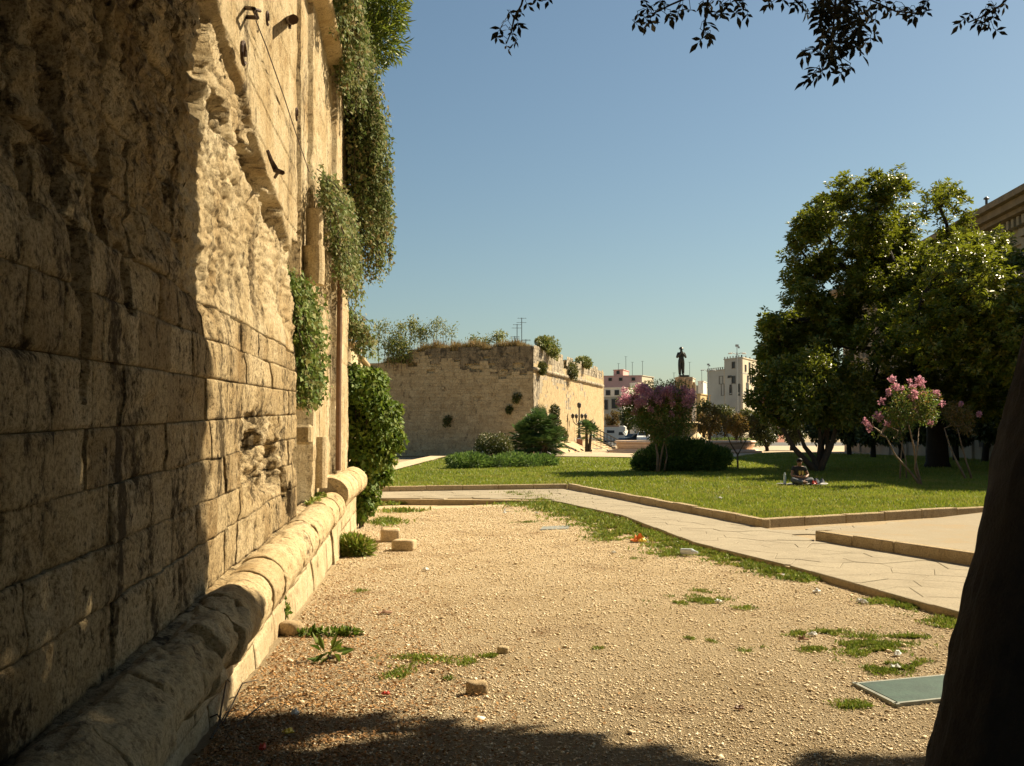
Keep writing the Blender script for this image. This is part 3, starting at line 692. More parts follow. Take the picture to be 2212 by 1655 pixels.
# ------------------------------------------------------------------ the far bastion
BC = Vector((1.55, 80, 0)); BR = Vector((9.15, 110, 0)); BL = Vector((-17, 85.6, 0))
bast = thing('bastion', BC, 'massive brown stone bastion with a sharp corner, plants growing along its top', 'fortress')
def facing(name, a, b, h, mat, top, seed, joints=.27, skip=0.0, sel=None):
    """courses of separate stone faces set proud of a solid core, joined as one part"""
    d = (b - a); ln = d.length; d.normalize(); ang = math.atan2(d.y, d.x)
    r = random.Random(seed); mb = MB(); z = -.2; row = 0
    while z < h:
        hh = joints * r.uniform(.85, 1.15); x = r.uniform(-.5, 0)
        while x < ln:
            l = r.uniform(.45, 1.1); x0, x1 = max(x, 0), min(x + l, ln); x += l
            if x1 - x0 < .08: continue
            xm = (x0 + x1) / 2
            if z + hh * .6 > top(xm): continue
            if sel and not sel(xm, z): continue
            o = r.uniform(-.008, .008) + .06 * float(fbm(np.array([xm * .35]), np.array([z * .5]), 3, seed)[0])
            if r.random() < skip: o -= .05
            g = .002; yo = -.05 - o
            V = [(x0 + g, yo + .010, z + g), (x1 - g, yo + .010, z + g), (x1 - g, yo + .010, z + hh - g), (x0 + g, yo + .010, z + hh - g)]
            e = .006; V2 = [(x0 + g + e, yo, z + g + e), (x1 - g - e, yo, z + g + e), (x1 - g - e, yo, z + hh - g - e), (x0 + g + e, yo, z + hh - g - e)]
            mb.add(V + V2, [(4, 5, 6, 7), (0, 1, 5, 4), (1, 2, 6, 5), (2, 3, 7, 6), (3, 0, 4, 7)])
        z += hh; row += 1
    return tag(mb.build(name, mat, bast, a - BC, ang), kind='stuff')
ll = (BC - BL).length
def ltop(x):                               # x from the far left end towards the corner
    xl = x - (ll - 10.3)
    return 6.9 + .5 * math.sin(x * 1.7) * .3 if xl < 1.0 else 8.0 + .12 * math.sin(x * 2.3) if xl < 7.2 else 8.15
dk = lambda x, z: z > 6.75 - .9 * sst(x, ll - 6.5, ll - 1.0) + .35 * math.sin(x * 2.1) + .2 * math.sin(x * 5.3) + .5 * math.sin(x * 37.1 + z * 91.7) and x > ll - 8.5
facing('left_face_stones', BL, BC, 8.6, M['bastion'], ltop, 3, skip=.04, sel=lambda x, z: not dk(x, z))
facing('parapet_stones', BL, BC, 8.6, M['bastiondark'], ltop, 3, skip=.04, sel=dk)
rl = (BR - BC).length
def rtop(x): return 8.2 if x < 11.0 else 7.15 if x < 12.6 else 8.0 + .15 * math.sin(x)
facing('right_face_stones', BC, BR, 8.6, M['bastion2'], rtop, 8, skip=.03)
BB = Vector((9.75, 115.5, 0)); 
facing('end_face_stones', BR, BB, 8.4, M['bastion'], lambda x: 8.0, 12)
core = MB(); I = [(-18.5, 5.75), (0.06, .09), (7.68, 30.0), (8.2, 35.4), (0, 40), (-18.5, 30)]
core.prism(I, -.3, 7.0); core.build('core', M['bastion'], bast)
core = MB(); core.prism([(-9.6, 3.0), (.0, .12), (2.72, 11.0), (-4, 14), (-9, 10)], 6.9, 8.0); core.prism([(3.2, 12.7), (7.5, 30), (3, 30), (0, 14)], 6.9, 7.85); core.build('parapet_core', M['bastion'], bast)
def roll(a, b, z, r, off):
    d = (b - a).normalized(); nn = Vector((d.y, -d.x, 0)) * off
    mb = MB(); mb.tube([a - BC + nn + Vector((0, 0, z)) + d * t * (b - a).length for t in np.linspace(0, 1, 24)], [r * random.uniform(.9, 1.1) for _ in range(24)], 8); return mb
roll(BC, BR, 6.35, .16, .1).build('cordon', M['bastion2'], bast, smooth=True)
roll(BC + (BL - BC) * .02, BC + (BL - BC) * .20, 5.35, .06, .08).build('cordon', M['bastion'], bast, smooth=True)
mb = MB(); mb.add([(.9, -.6, 0), (7.6, 28, 0), (8.9, 27, 0), (2.6, -1.2, 0), (1.0, .1, .9), (7.5, 29.0, .8)], [(3, 2, 5, 4), (0, 3, 4), (2, 1, 5)]); mb.build('sloping_foot', M['block'], bast)

# ------------------------------------------------------------------ plants: helpers
def grow(trunks, centers, r_tip, jit=.12, n=5, sub=2, droop=0.0):
    """trunks: list of (points, radii); centers: foliage clusters, each joined to the nearest wood already there"""
    rr = random.Random(len(centers)); mbT = MB(); mbB = MB(); P = []; par = []; fixed = {}
    for pts, rad in trunks:
        for i, (p, r) in enumerate(zip(pts, rad)):
            par.append(len(P) - 1 if i else -1); fixed[len(P)] = r; P.append(Vector(p))
        mbT.tube(pts, rad, 10)
    nt = len(P); low = [i for i in range(nt)]
    cs = [Vector(c) for c in centers]
    cs.sort(key=lambda c: min((c - P[i]).length for i in range(nt)))
    cnt = {}
    for c in cs:
        j = min(range(len(P)), key=lambda i: (c - P[i]).length + (0.6 * max(0, P[i].z - c.z)) + (.0 if i >= nt else .15 * i))
        prev = j; d = c - P[j]
        for k in range(1, sub + 1):
            q = P[j] + d * (k / sub) + (Vector((rr.gauss(0, 1), rr.gauss(0, 1), rr.gauss(0, 1) * .6)) * jit * d.length if k < sub else Vector((0, 0, 0)))
            P.append(q); par.append(prev); prev = len(P) - 1
        k = prev
        while k >= nt: cnt[k] = cnt.get(k, 0) + 1; k = par[k]
    for i in range(nt, len(P)):
        r1 = r_tip * cnt[i] ** .5; a = par[i]
        r0 = min(fixed[a], r1 * 1.5) if a < nt else r_tip * cnt[a] ** .5
        mbB.tube([P[a], P[i]], [r0, r1], n, False)
    return mbT, mbB
def blob(lobes, n, down=.2, shell=.3, out=1.0, rnd=.8, zmin=None):
    """leaf positions, axes and face normals spread through ellipsoid lobes [(centre, (rx, ry, rz))]"""
    w_ = np.array([l[1][0] * l[1][2] for l in lobes]); k = rng.choice(len(lobes), n, p=w_ / w_.sum())
    c = np.array([l[0] for l in lobes], float)[k]; r = np.array([l[1] for l in lobes], float)[k]
    d = rdir(n); P = c + d * r * (rng.random((n, 1)) ** shell)
    A = d * out + rng.normal(0, rnd, (n, 3)) - np.array([0, 0, down]); U = d + rng.normal(0, .7, (n, 3)) + np.array([0, 0, .4])
    if zmin is not None:
        m_ = P[:, 2] > zmin; P, A, U = P[m_], A[m_], U[m_]
    return P, A, U
def clumpy(P, A, U, s=1.2, keep=.62, seed=0):
    q = vn(P[:, 0] * s + P[:, 2] * .7 * s, P[:, 1] * s - P[:, 2] * .8 * s, seed)
    m_ = q < np.quantile(q, keep); return P[m_], A[m_], U[m_]
def strands(gen, n, step, spread, size):
    """hanging creeper: gen() gives a polyline; leaves sit along it"""
    P = []; lines = []
    for _ in range(n):
        pts = [Vector(p) for p in gen()]; lines.append(pts)
        for a, b in zip(pts[:-1], pts[1:]):
            m_ = max(1, int((b - a).length / step))
            for k in range(m_): P.append(tuple(a.lerp(b, (k + random.random()) / m_)))
    P = np.array(P); P += rng.normal(0, spread, P.shape)
    nn = np.array(wnr)[None]
    A = rng.normal(0, .6, P.shape) + np.array([0, 0, -.9]) + nn * .35; U = nn * 1.0 + rng.normal(0, .55, P.shape) + np.array([0, 0, .5])
    return P, A, U, lines
def creeper(name, label, gen, n, step, spread, size, mat, every=6, group=None, wid=.95, stem=.006):
    P, A, U, lines = strands(gen, n, step, spread, size)
    base = Vector(P.mean(0)); base.z = P[:, 2].max()
    t_ = thing(name, base, label, 'creeper', group); b = np.array(base)
    leafobj('foliage', P - b, A, U, size * rng.uniform(.6, 1.3, len(P)), wid, mat, t_, T_IVY, TF_IVY)
    mb = MB()
    for ln in lines[::every]: mb.tube([p - base for p in ln], stem, 4, False)
    tag(mb.build('stems', M['bark'], t_), kind='stuff'); return t_
def Wl(n, s, z): return tuple(W(n, s, z))

# ------------------------------------------------------------------ creepers on the rampart
def g1():
    if random.random() < .52:
        s = random.uniform(13.7, 18.4); zt = random.uniform(7.6, 8.9); zb = max(6.45, min(zt - .5, 6.55 + random.expovariate(2.2))); n0, n1 = random.uniform(-.2, .05), random.uniform(.0, .20) + .12 * math.sin(s * 4.7)
        if s < 15.2: zb += .35
    else:
        s = random.uniform(17.2, 19.1); zt = random.uniform(7.0, 8.9); zb = 4.1 + .9 * (19.1 - s) / 1.9 + random.expovariate(1.0); n0, n1 = random.uniform(-.42, .15), random.uniform(.0, .52) + .14 * math.sin(s * 6.1 + 1)
        zb = min(zb, zt - .6)
    k = 7; return [Wl(n0 + (n1 - n0) * math.sin(i / k * 1.7) / 1.0, s + .25 * (i / k) * random.uniform(-.5, .6), zt + (zb - zt) * i / k) for i in range(k + 1)]
creeper('hanging_creeper', 'long dark creeper hanging in a curtain over the top of the rampart', g1, 780, .026, .034, .062, M['ivy2'], 5)
def g2():
    s = random.uniform(12.6, 16.9); q = (s - 12.6) / 4.3; zt = 4.55 + .55 * q + random.uniform(-.15, .2); zb = 4.25 - .75 * q + random.uniform(-.1, .5) ** 1 if q < .3 else 3.55 + random.expovariate(2.2)
    zb = min(zb, zt - .2); n0 = random.uniform(-.12, .0); n1 = random.uniform(.0, .22); k = 5
    return [Wl(n0 + (n1 - n0) * i / k, s + random.uniform(-.1, .1), zt + (zb - zt) * i / k) for i in range(k + 1)]
creeper('wall_creeper', 'thin straggly creeper trailing across the upper rampart near the broken drain shaft', g2, 330, .035, .05, .055, M['ivy2'], 4)
def g3():
    s = random.uniform(11.08, 12.5); zt = 3.2 + random.uniform(-.25, .1) - .28 * max(0, s - 11.9); zb = 1.85 + random.expovariate(2.6) + .25 * max(0, s - 12.0); zb = min(zb, zt - .2)
    n0 = random.uniform(-.4, -.2) + .15 * (s - 11.1); n1 = random.uniform(-.25, .06); k = 6
    return [Wl(n0 + (n1 - n0) * i / k, s + random.uniform(-.07, .07), zt + (zb - zt) * i / k) for i in range(k + 1)]
creeper('wall_creeper', 'dense dark green creeper hanging in the recess beside the wall edge', g3, 300, .028, .04, .058, M['ivy'], 6)
def g4():
    s = random.uniform(18.5, 19.8); zt = 3.75 + random.uniform(-.3, .1); zb = 2.9 + random.expovariate(3); zb = min(zb, zt - .2); n0 = random.uniform(-.4, -.1); n1 = random.uniform(-.05, .34); k = 5
    return [Wl(n0 + (n1 - n0) * math.sin(i / k * 1.57), s, zt + (zb - zt) * i / k) for i in range(k + 1)]
creeper('wall_creeper', 'small dark creeper clump at the far end of the tall rampart', g4, 110, .045, .05, .07, M['ivy2'], 6)
lobes = [(Wl(.02, 19.3, 2.25), (.55, .7, .55)), (Wl(.25, 19.4, 1.75), (.55, .7, .6)), (Wl(.35, 19.4, 1.25), (.42, .6, .5)), (Wl(.12, 19.3, 1.1), (.45, .6, .6)), (Wl(.12, 19.2, .65), (.30, .5, .5)), (Wl(-.15, 19.3, 2.5), (.35, .6, .35)), (Wl(.05, 19.1, .32), (.18, .4, .3)), (Wl(.52, 19.5, 2.0), (.28, .3, .22)), (Wl(.62, 19.3, 1.45), (.25, .3, .25)), (Wl(.45, 19.2, .95), (.2, .3, .3)), (Wl(.3, 19.3, 2.55), (.25, .35, .2)), (Wl(.22, 19.2, .45), (.14, .25, .3))]
P, A, U = blob(lobes, 20000, .8, .5, .8); P, A, U = clumpy(P, A, U, 3.0, .78, 6)
bs = W(.0, 19.3, 0); t_ = thing('big_creeper', bs, 'large leafy green creeper filling the corner at the end of the rampart', 'creeper')
leafobj('foliage', P - np.array(bs), A, U + np.array(wnr) * .6, .085 * rng.uniform(.6, 1.3, len(P)), .9, M['ivyfresh'], t_, T_IVY, TF_IVY)
mb = MB()
for k in range(9):
    a = W(random.uniform(-.2, .1), 19.3 + random.uniform(-.3, .3), -.1) - bs; mb.tube([a, a + Vector((random.uniform(0, .2), 0, .9)), a + Vector((random.uniform(-.1, .4), 0, 2.1))], [.02, .016, .008], 5)
mb.build('stems', M['bark'], t_)
P, A, U = blob([(Wl(-.1, 12.9, .82), (.12, .22, .06)), (Wl(-.08, 12.4, .80), (.08, .16, .04))], 500, 0, .4)
bs = W(-.1, 12.9, .75); t_ = thing('wall_weed', bs, 'little weed rooted on top of the base moulding', 'weed'); leafobj('leaves', P - np.array(bs), A, U, .05, .6, M['weed'], t_)
mb = MB(); mb.tube([(0, 0, -.02), (0, 0, .08)], .008, 4); mb.build('stem', M['bark'], t_)

# pine on the rampart top
pl = Vector((-4.0, 25.5, 7.6)); t_ = thing('pine_tree', pl, 'bright green pine growing on top of the rampart', 'tree')
lb = [((.3, -1.2, 2.9), (1.0, 1.0, .8)), ((1.0, -1.0, 3.0), (.55, .8, .5)), ((.6, -1, 4.0), (1.0, 1, .8)), ((-.6, 0, 3.6), (1.4, 1.2, 1.2)), ((1.15, -1.0, 3.6), (.45, .7, .4)), ((.4, -1, 5.2), (1.2, 1.2, .8))]
P, A, U = blob(lb, 14000, .1, .45, 1.2, .6); leafobj('crown', P, A, U, .20 * rng.uniform(.6, 1.3, len(P)), .12, M['pine'], t_)
a, b = grow([([(-.8, .2, -.4), (-.7, .1, 1.2), (-.4, 0, 2.6), (-.2, -.1, 4.2)], [.2, .17, .13, .07])], [l[0] for l in lb], .03); a.build('trunk', M['bark'], t_); tag(b.build('branches', M['bark'], t_), kind='stuff')

# ------------------------------------------------------------------ trees: builders
def tree(name, label, cat, loc, trunks, lobes, n, size, wid, mat, bark, r_tip=.02, group=None, down=.2, clump=None, ncl=3, T=T_LEAF, TF=TF_LEAF, shell=.45):
    t_ = thing(name, loc, label, cat, group)
    P, A, U = blob(lobes, n, down, shell)
    if clump: P, A, U = clumpy(P, A, U, clump[0], clump[1], int(loc[0] * 10) & 255)
    leafobj('crown', P, A, U, size * rng.uniform(.6, 1.3, len(P)), wid, mat, t_, T, TF)
    cs = []
    for c, r in lobes:
        for k in range(ncl):
            d = rdir(1)[0]; cs.append(tuple(np.array(c) + d * np.array(r) * random.uniform(.2, .75)))
    a, b = grow(trunks, cs, r_tip)
    if len(trunks) == 1: a.build('trunk', bark, t_, smooth=True)
    else:
        for pts, rad in trunks:
            mb = MB(); mb.tube(pts, rad, 8); mb.build('trunk', bark, t_, smooth=True)
    tag(b.build('branches', bark, t_), kind='stuff'); return t_

# the big magnolia
mb_loc = G(2025, 1010, ZL) - Vector((0, 0, .02))
YM = 43.5
ml = [(1890, 420, 45), (1925, 402, 30), (1805, 445, 48), (1745, 500, 42), (1722, 530, 30), (1870, 505, 62), (1990, 455, 48), (2032, 428, 26), (1960, 525, 68), (1790, 560, 40), (2035, 560, 55), (2130, 580, 44), (2185, 568, 28),
      (1850, 622, 50), (1930, 635, 76), (2030, 642, 88), (2130, 650, 85), (2200, 640, 70), (1775, 665, 42), (1700, 702, 44), (1653, 707, 26), (1680, 762, 40), (1655, 768, 22), (1785, 742, 66), (1880, 742, 82), (1990, 762, 92),
      (2100, 770, 92), (2195, 765, 80), (1735, 812, 55), (1840, 842, 62), (1930, 850, 60), (2050, 850, 74), (2150, 850, 76), (2230, 700, 80), (2230, 820, 80), (1742, 590, 42), (1722, 640, 36), (1765, 690, 50), (1835, 690, 60), (1900, 580, 55), (2008, 508, 46), (2082, 565, 46), (1965, 600, 60), (1690, 735, 40), (1940, 700, 70)]
rs = random.Random(4)
lob = []; ros = []
for u, v, r in ml:
    for q in range(2):
        yy = YM + rs.uniform(-2.6, 2.8) * (1.0 if r > 45 else .4) - (5.0 * q if r > 68 and v > 600 else 0)
        c = at(u + (rs.uniform(-8, 8) if q else 0), v + (rs.uniform(-8, 8) if q else 0), YM) ; rad = r / F * YM
        c = Vector((c.x * 1.0, yy, c.z)); lob.append((np.array(c - mb_loc), (rad, rad * 1.15, rad * .92)))
t_ = thing('magnolia_tree', mb_loc, 'large dark glossy magnolia spreading over the lawn, tallest tree on the right', 'tree')
nros = 21000
P, A, U = blob(lob, nros, -.3, .42); P, A, U = clumpy(P, A, U, 2.3, .75, 3); P = P + rng.normal(0, .12, P.shape)
A = A / np.linalg.norm(A, axis=1, keepdims=True)
k = 11; n = len(P)
ang = (np.arange(k) / k * 6.283)[None] + rng.random((n, 1)) * 6.28
up = A * .6 + np.array([0, 0, .8]) + rng.normal(0, .25, A.shape); a_, s_, n_ = frames(up, rdir(n))
el = rng.uniform(.05, .7, (n, k))
dirs = (s_[:, None] * np.cos(ang)[..., None] + n_[:, None] * np.sin(ang)[..., None]) * np.cos(el)[..., None] + a_[:, None] * np.sin(el)[..., None]
Pm = (P[:, None] + dirs * .03 + a_[:, None] * rng.uniform(-.14, .05, (n, k, 1))).reshape(-1, 3); Am = dirs.reshape(-1, 3); Um = np.repeat(a_, k, 0) + rng.normal(0, .25, Am.shape)
leafobj('crown', Pm, Am, Um, rng.uniform(.15, .25, len(Pm)), .42, M['magnolia'], t_)
cs = [l[0] + rdir(1)[0] * np.array(l[1]) * .5 for l in lob for _ in range(3)]
a, b = grow([([(0, 0, -.1), (.0, 0, .25), (0, 0, 1.4), (-.15, -.2, 2.8), (-.6, -.6, 4.5), (-1.4, -1.0, 6.5), (-2.3, -1.2, 8.8)], [.62, .46, .40, .37, .30, .22, .12])], cs, .020, .08, 6)
a.build('trunk', M['darkbark'], t_, smooth=True); tag(b.build('branches', M['darkbark'], t_), kind='stuff')

# multi-stemmed dark tree under which the person sits
tl_ = G(1768, 1020, ZL); tl_.z -= .02
def rel(u, v, Y): return np.array(at(u, v, Y) - tl_)
lb = [(rel(u, v, tl_.y + q), (r / F * tl_.y, r / F * tl_.y * 1.1, r / F * tl_.y)) for u, v, r, q in [(1680, 850, 38, 0), (1725, 870, 50, -.6), (1790, 880, 52, .3), (1845, 870, 48, .5), (1700, 885, 42, .4), (1760, 830, 50, 0), (1660, 885, 28, 0), (1820, 890, 40, -.3), (1640, 860, 22, .2), (1770, 890, 40, .3), (1700, 812, 46, .8), (1765, 795, 55, .5), (1655, 815, 34, .3), (1625, 862, 18, 0), (1830, 820, 50, .6)]]
st_ = [([(0, 0, -.05), *[tuple(rel(u, v, tl_.y + q)) for u, v in pts_]], rad) for pts_, q, rad in [([(1745, 1000), (1715, 968), (1690, 925)], -.2, [.16, .11, .09, .06]), ([(1758, 990), (1738, 965), (1722, 925)], .1, [.15, .10, .08, .05]), ([(1768, 990), (1772, 950), (1768, 910)], .2, [.13, .08, .07, .05]), ([(1778, 1000), (1795, 965), (1808, 915)], 0, [.16, .12, .10, .06]), ([(1775, 1000), (1786, 970), (1790, 920)], .4, [.12, .08, .07, .05])]]
tree('multi_stemmed_tree', 'dark leafy tree with several leaning stems behind the seated person', 'tree', tl_, st_, lb, 30000, .17, .45, M['magnolia'], M['bark'], .012, clump=(2.3, .68))

# crape myrtles
def crape(label, base, stems, crown, n, tips, size=.07, mat='crapeleaf', group='crape myrtles on the lawn', keep=.8, npk=150):
    """stems: lists of (u, v) up from the base; crown: (u, v, r) in the photograph at the tree's own distance; tips: blossom spots (u, v, r)"""
    b = base.copy(); b.z -= .02; Y = b.y; f = Y / F
    rel = lambda u, v, dy=0: np.array(at(u, v, Y + dy) - b)
    lb = [(rel(u, v, random.uniform(-.5, .5) * r * f * 1.6), (r * f, r * f * 1.1, r * f)) for u, v, r in crown]
    tk = []
    for ss, r0 in stems:
        pts = [rel(u, v, random.uniform(-.12, .12) * i) for i, (u, v) in enumerate(ss)]; tk.append(([tuple(p) for p in pts], [r0 * (1 - .6 * i / max(1, len(pts) - 1)) for i in range(len(pts))]))
    t_ = tree('crape_myrtle', label, 'tree', b, tk, lb, n, size, .5, M[mat], M['palebark'], .006, group, -.1, (2.2, keep), 4)
    if tips:
        lbp = [(rel(u, v, random.uniform(-.85, .15)), (r * f, r * f, r * f * 1.2)) for u, v, r in tips]
        P, A, U = blob(lbp, npk * len(tips), -.2, .5); leafobj('blossom', P, A, U, .06 * rng.uniform(.6, 1.4, len(P)), .9, M['pink'], t_)
    return t_
cr = random.Random(3)
crown = [(1420, 905, 48), (1385, 900, 38), (1460, 900, 40), (1370, 865, 32), (1410, 860, 42), (1455, 858, 40), (1480, 880, 26), (1440, 925, 36), (1418, 938, 22), (1350, 870, 20), (1475, 920, 24), (1445, 940, 22)]
tips = [(cr.uniform(1345, 1495), cr.uniform(838, 872), cr.uniform(6, 12)) for _ in range(34)] + [(1425, 845, 12), (1452, 842, 11), (1400, 850, 10), (1340, 868, 9), (1350, 858, 8), (1512 - 20, 850, 10), (1380, 840, 10), (1405, 885, 7), (1450, 895, 6), (1370, 890, 7)]
crape('full crape myrtle covered in pink blossom in front of the fountain', G(1420, 1020, ZL), [([(1420, 1020), (1421, 985), (1415, 950), (1405, 915)], .055), ([(1423, 1018), (1428, 985), (1436, 950), (1450, 915)], .045), ([(1435, 1016), (1441, 985), (1437, 955), (1425, 905)], .035)], crown, 16000, tips, .085, keep=.88)
crape('bare stemmed young crape myrtle with sparse russet crown beside the dark juniper', G(1594, 1014, ZL), [([(1594, 1014), (1593, 982), (1578, 958), (1566, 925)], .04), ([(1593, 984), (1605, 962), (1622, 935)], .028)], [(1590, 905, 26), (1615, 920, 22), (1570, 915, 22), (1600, 935, 20), (1630, 905, 18), (1560, 895, 18)], 3000, [], .075, 'brownleaf', keep=.6)
crape('slim crape myrtle stem rising out of the dark juniper with russet leaves', G(1506, 1016, ZL), [([(1506, 1016), (1515, 985), (1522, 955), (1535, 920)], .03), ([(1514, 988), (1503, 955), (1508, 920)], .024)], [(1530, 910, 26), (1550, 925, 24), (1510, 915, 20), (1540, 890, 20), (1500, 935, 18)], 2800, [], .075, 'brownleaf', keep=.6)
crape('pink crape myrtle whose two thin stems lean left near the lawn edge', G(1988, 1049, ZL), [([(1988, 1049), (1965, 1018), (1935, 985), (1915, 945)], .038), ([(1990, 1048), (1979, 1005), (1974, 965), (1962, 915)], .042), ([(1987, 1046), (1976, 1012), (1981, 975), (1985, 925)], .03)],
      [(1950, 890, 34), (1985, 870, 36), (1920, 905, 26), (1890, 920, 24), (1960, 860, 26), (2000, 895, 28), (1935, 935, 22), (1935, 845, 16), (2015, 860, 18), (1900, 940, 16)], 6200,
      [(1928, 820, 6), (1934, 836, 7), (1945, 842, 6), (1972, 838, 7), (1985, 822, 8), (1992, 830, 6), (1975, 852, 7), (1968, 860, 6), (1920, 848, 6), (1905, 868, 6), (2022, 852, 8), (2037, 872, 5), (1975, 884, 7), (1897, 900, 8), (1870, 912, 6), (1878, 925, 6), (1917, 915, 6), (1995, 850, 5), (2010, 915, 5), (1965, 822, 4)], .07, keep=.7, npk=60)
crape('thin crape myrtle with two upright stems left of the leaning one', G(1945, 1037, ZL), [([(1944, 1037), (1946, 995), (1950, 950), (1940, 915)], .03), ([(1958, 1038), (1957, 995), (1948, 960), (1925, 930)], .026)], [(1935, 930, 24), (1915, 925, 18), (1955, 915, 22)], 1500, [], .07, keep=.7)
crape('sparse crape myrtle with two leaning stems beside the big magnolia trunk', G(2090, 1037, ZL), [([(2088, 1038), (2068, 1000), (2052, 965), (2040, 925)], .04), ([(2100, 1037), (2088, 1000), (2078, 965), (2068, 925)], .036)], [(2045, 905, 24), (2075, 910, 28), (2060, 885, 20), (2095, 925, 18), (2085, 895, 18)], 2300, [(2075, 872, 3), (2125 - 10, 895, 4)], .07, 'brownleaf', keep=.65, npk=60)

# low shrubs
def shrub(name, label, cat, loc, lobes, n, size, wid, mat, group=None, down=-.2, flowers=None, zmin=.0, clump=None, shell=.4):
    t_ = thing(name, loc, label, cat, group); P, A, U = blob(lobes, n, down, shell, 1.2, .6, zmin)
    if clump: P, A, U = clumpy(P, A, U, clump[0], clump[1], 9)
    leafobj('foliage', P, A, U, size * rng.uniform(.6, 1.4, len(P)), wid, M[mat], t_)
    mb = MB()
    for c, r in lobes:
        mb.tube([(c[0] * .25, c[1] * .25, -.05), (c[0] * .6, c[1] * .6, c[2] * .6), (c[0], c[1], c[2])], [.03, .02, .01], 5)
    tag(mb.build('stems', M['bark'], t_), kind='stuff')
    if flowers:
        P, A, U = blob([(c, (r[0] * 1.05, r[1] * 1.05, r[2] * 1.05)) for c, r in lobes], flowers, 0, .08, 1, .5, zmin + .2); tag(leafobj('flowers', P, A, U, .10, 1.0, M['white_flower'], t_), kind='stuff')
    return t_
b = G(1478, 1018, ZL)
shrub('dark_juniper', 'dark green spiky juniper bush under the pink crape myrtle', 'shrub', b, [((-1.35, .1, .35), (.55, .7, .42)), ((-.75, -.1, .5), (.75, .8, .6)), ((-.1, .2, .62), (.8, .9, .62)), ((.55, .1, .55), (.75, .8, .6)), ((1.1, 0, .42), (.6, .7, .48)), ((1.45, .1, .55), (.3, .5, .3)), ((-.3, .5, .85), (.5, .5, .35)), ((-1.6, 0, .25), (.35, .4, .25))], 17000, .17, .16, 'juniper', None, -.5)
b = G(1010, 1012, ZL)
shrub('creeping_juniper', 'low dark creeping juniper clump at the left of the lawn bed', 'shrub', b, [((-.35, 0, .25), (.5, .9, .3)), ((.2, .3, .28), (.6, .9, .32)), ((.55, .8, .2), (.5, .6, .26)), ((-.1, .9, .25), (.6, .6, .3))], 6500, .15, .18, 'juniper', 'creeping junipers on the lawn', -.3)
b = G(1095, 1010, ZL)
shrub('creeping_juniper', 'wide low creeping juniper reaching right in front of the palm clump', 'shrub', b, [((-1.0, -.4, .16), (.7, .8, .22)), ((-.2, 0, .2), (.8, .9, .26)), ((.7, .5, .2), (.8, .9, .26)), ((1.4, 1.2, .22), (.6, .8, .28)), ((.3, 1.4, .25), (.9, .9, .3)), ((1.85, 1.6, .22), (.35, .5, .22))], 9500, .15, .18, 'juniper', 'creeping junipers on the lawn', -.3)
b = G(1066, 989, ZL)
shrub('flowering_bush', 'rounded green bush dotted with small white flowers beside the palm clump', 'shrub', b, [((-.4, 0, .8), (.65, .7, .62)), ((.4, 0, .8), (.65, .7, .62)), ((0, 0, .45), (.9, .8, .5)), ((.75, 0, .55), (.4, .5, .5)), ((-.75, 0, .6), (.35, .5, .5))], 6000, .10, .5, 'bgleaf', None, 0, 130)

# fan palms
def fan_palm(label, loc, crowns, ll_, nleaf, group):
    t_ = thing('fan_palm', loc, label, 'palm', group); V = []; Fc = []; pt_ = MB()
    for (cx, cy, cz) in crowns:
        mb = MB(); k = 7; mb.tube([(cx * .6, cy * .6, -.05), (cx * .8, cy * .8, cz * .5), (cx, cy, cz)], [.14, .12, .10], 8); mb.build('trunk', M['bark'], t_)
        for _ in range(nleaf):
            el = random.uniform(-.55, 1.45); az = random.uniform(0, 6.283); d = Vector((math.cos(az) * math.cos(el), math.sin(az) * math.cos(el), math.sin(el)))
            p0 = Vector((cx, cy, cz)); pl_ = ll_ * random.uniform(.7, 1.1); hub = p0 + d * pl_ + Vector((0, 0, -.12 * pl_ * (1 - math.sin(el))))
            pt_.tube([p0, p0 + d * pl_ * .5 + Vector((0, 0, .04)), hub], .012, 3, False)
            s = d.cross(Vector((0, 0, 1)))
            s = s.normalized() if s.length > .05 else Vector((1, 0, 0)); nn = s.cross(d)
            for q in range(13):
                g = (q - 6) / 6 * 1.9; bd = (d * math.cos(g) + s * math.sin(g) + nn * .12 * abs(math.sin(g))).normalized(); bl = ll_ * .75 * (1 - .25 * abs(g) / 1.9)
                sd_ = bd.cross(nn).normalized() * .024; tip = hub + bd * bl + Vector((0, 0, -.18 * bl)); mid = hub + bd * bl * .55
                i = len(V); V += [hub, mid + sd_, tip, mid - sd_]; Fc += [(i, i + 1, i + 2), (i, i + 2, i + 3)]
    link('fronds', mesh_np('fronds', np.array([tuple(v) for v in V]), np.array(Fc)), M['palm'], t_); pt_.build('leaf_stalks', M['bush'], t_)
    return t_
b = G(1158, 984, .1)
fan_palm('broad clump of dark fan palms at the foot of the bastion corner', b, [(0, 0, 1.9), (-.9, .2, 1.1), (.85, -.1, 1.2), (.35, .3, 2.2), (-.45, -.2, 1.5), (.5, -.4, .7), (-.5, -.3, .6), (1.2, .1, .8)], .8, 40, 'fan palms near the bastion')
fan_palm('small single fan palm with a short trunk beside the metal fence', G(1267, 976, .1), [(0, 0, 1.75), (.35, 0, 1.45)], .62, 36, 'fan palms near the bastion')
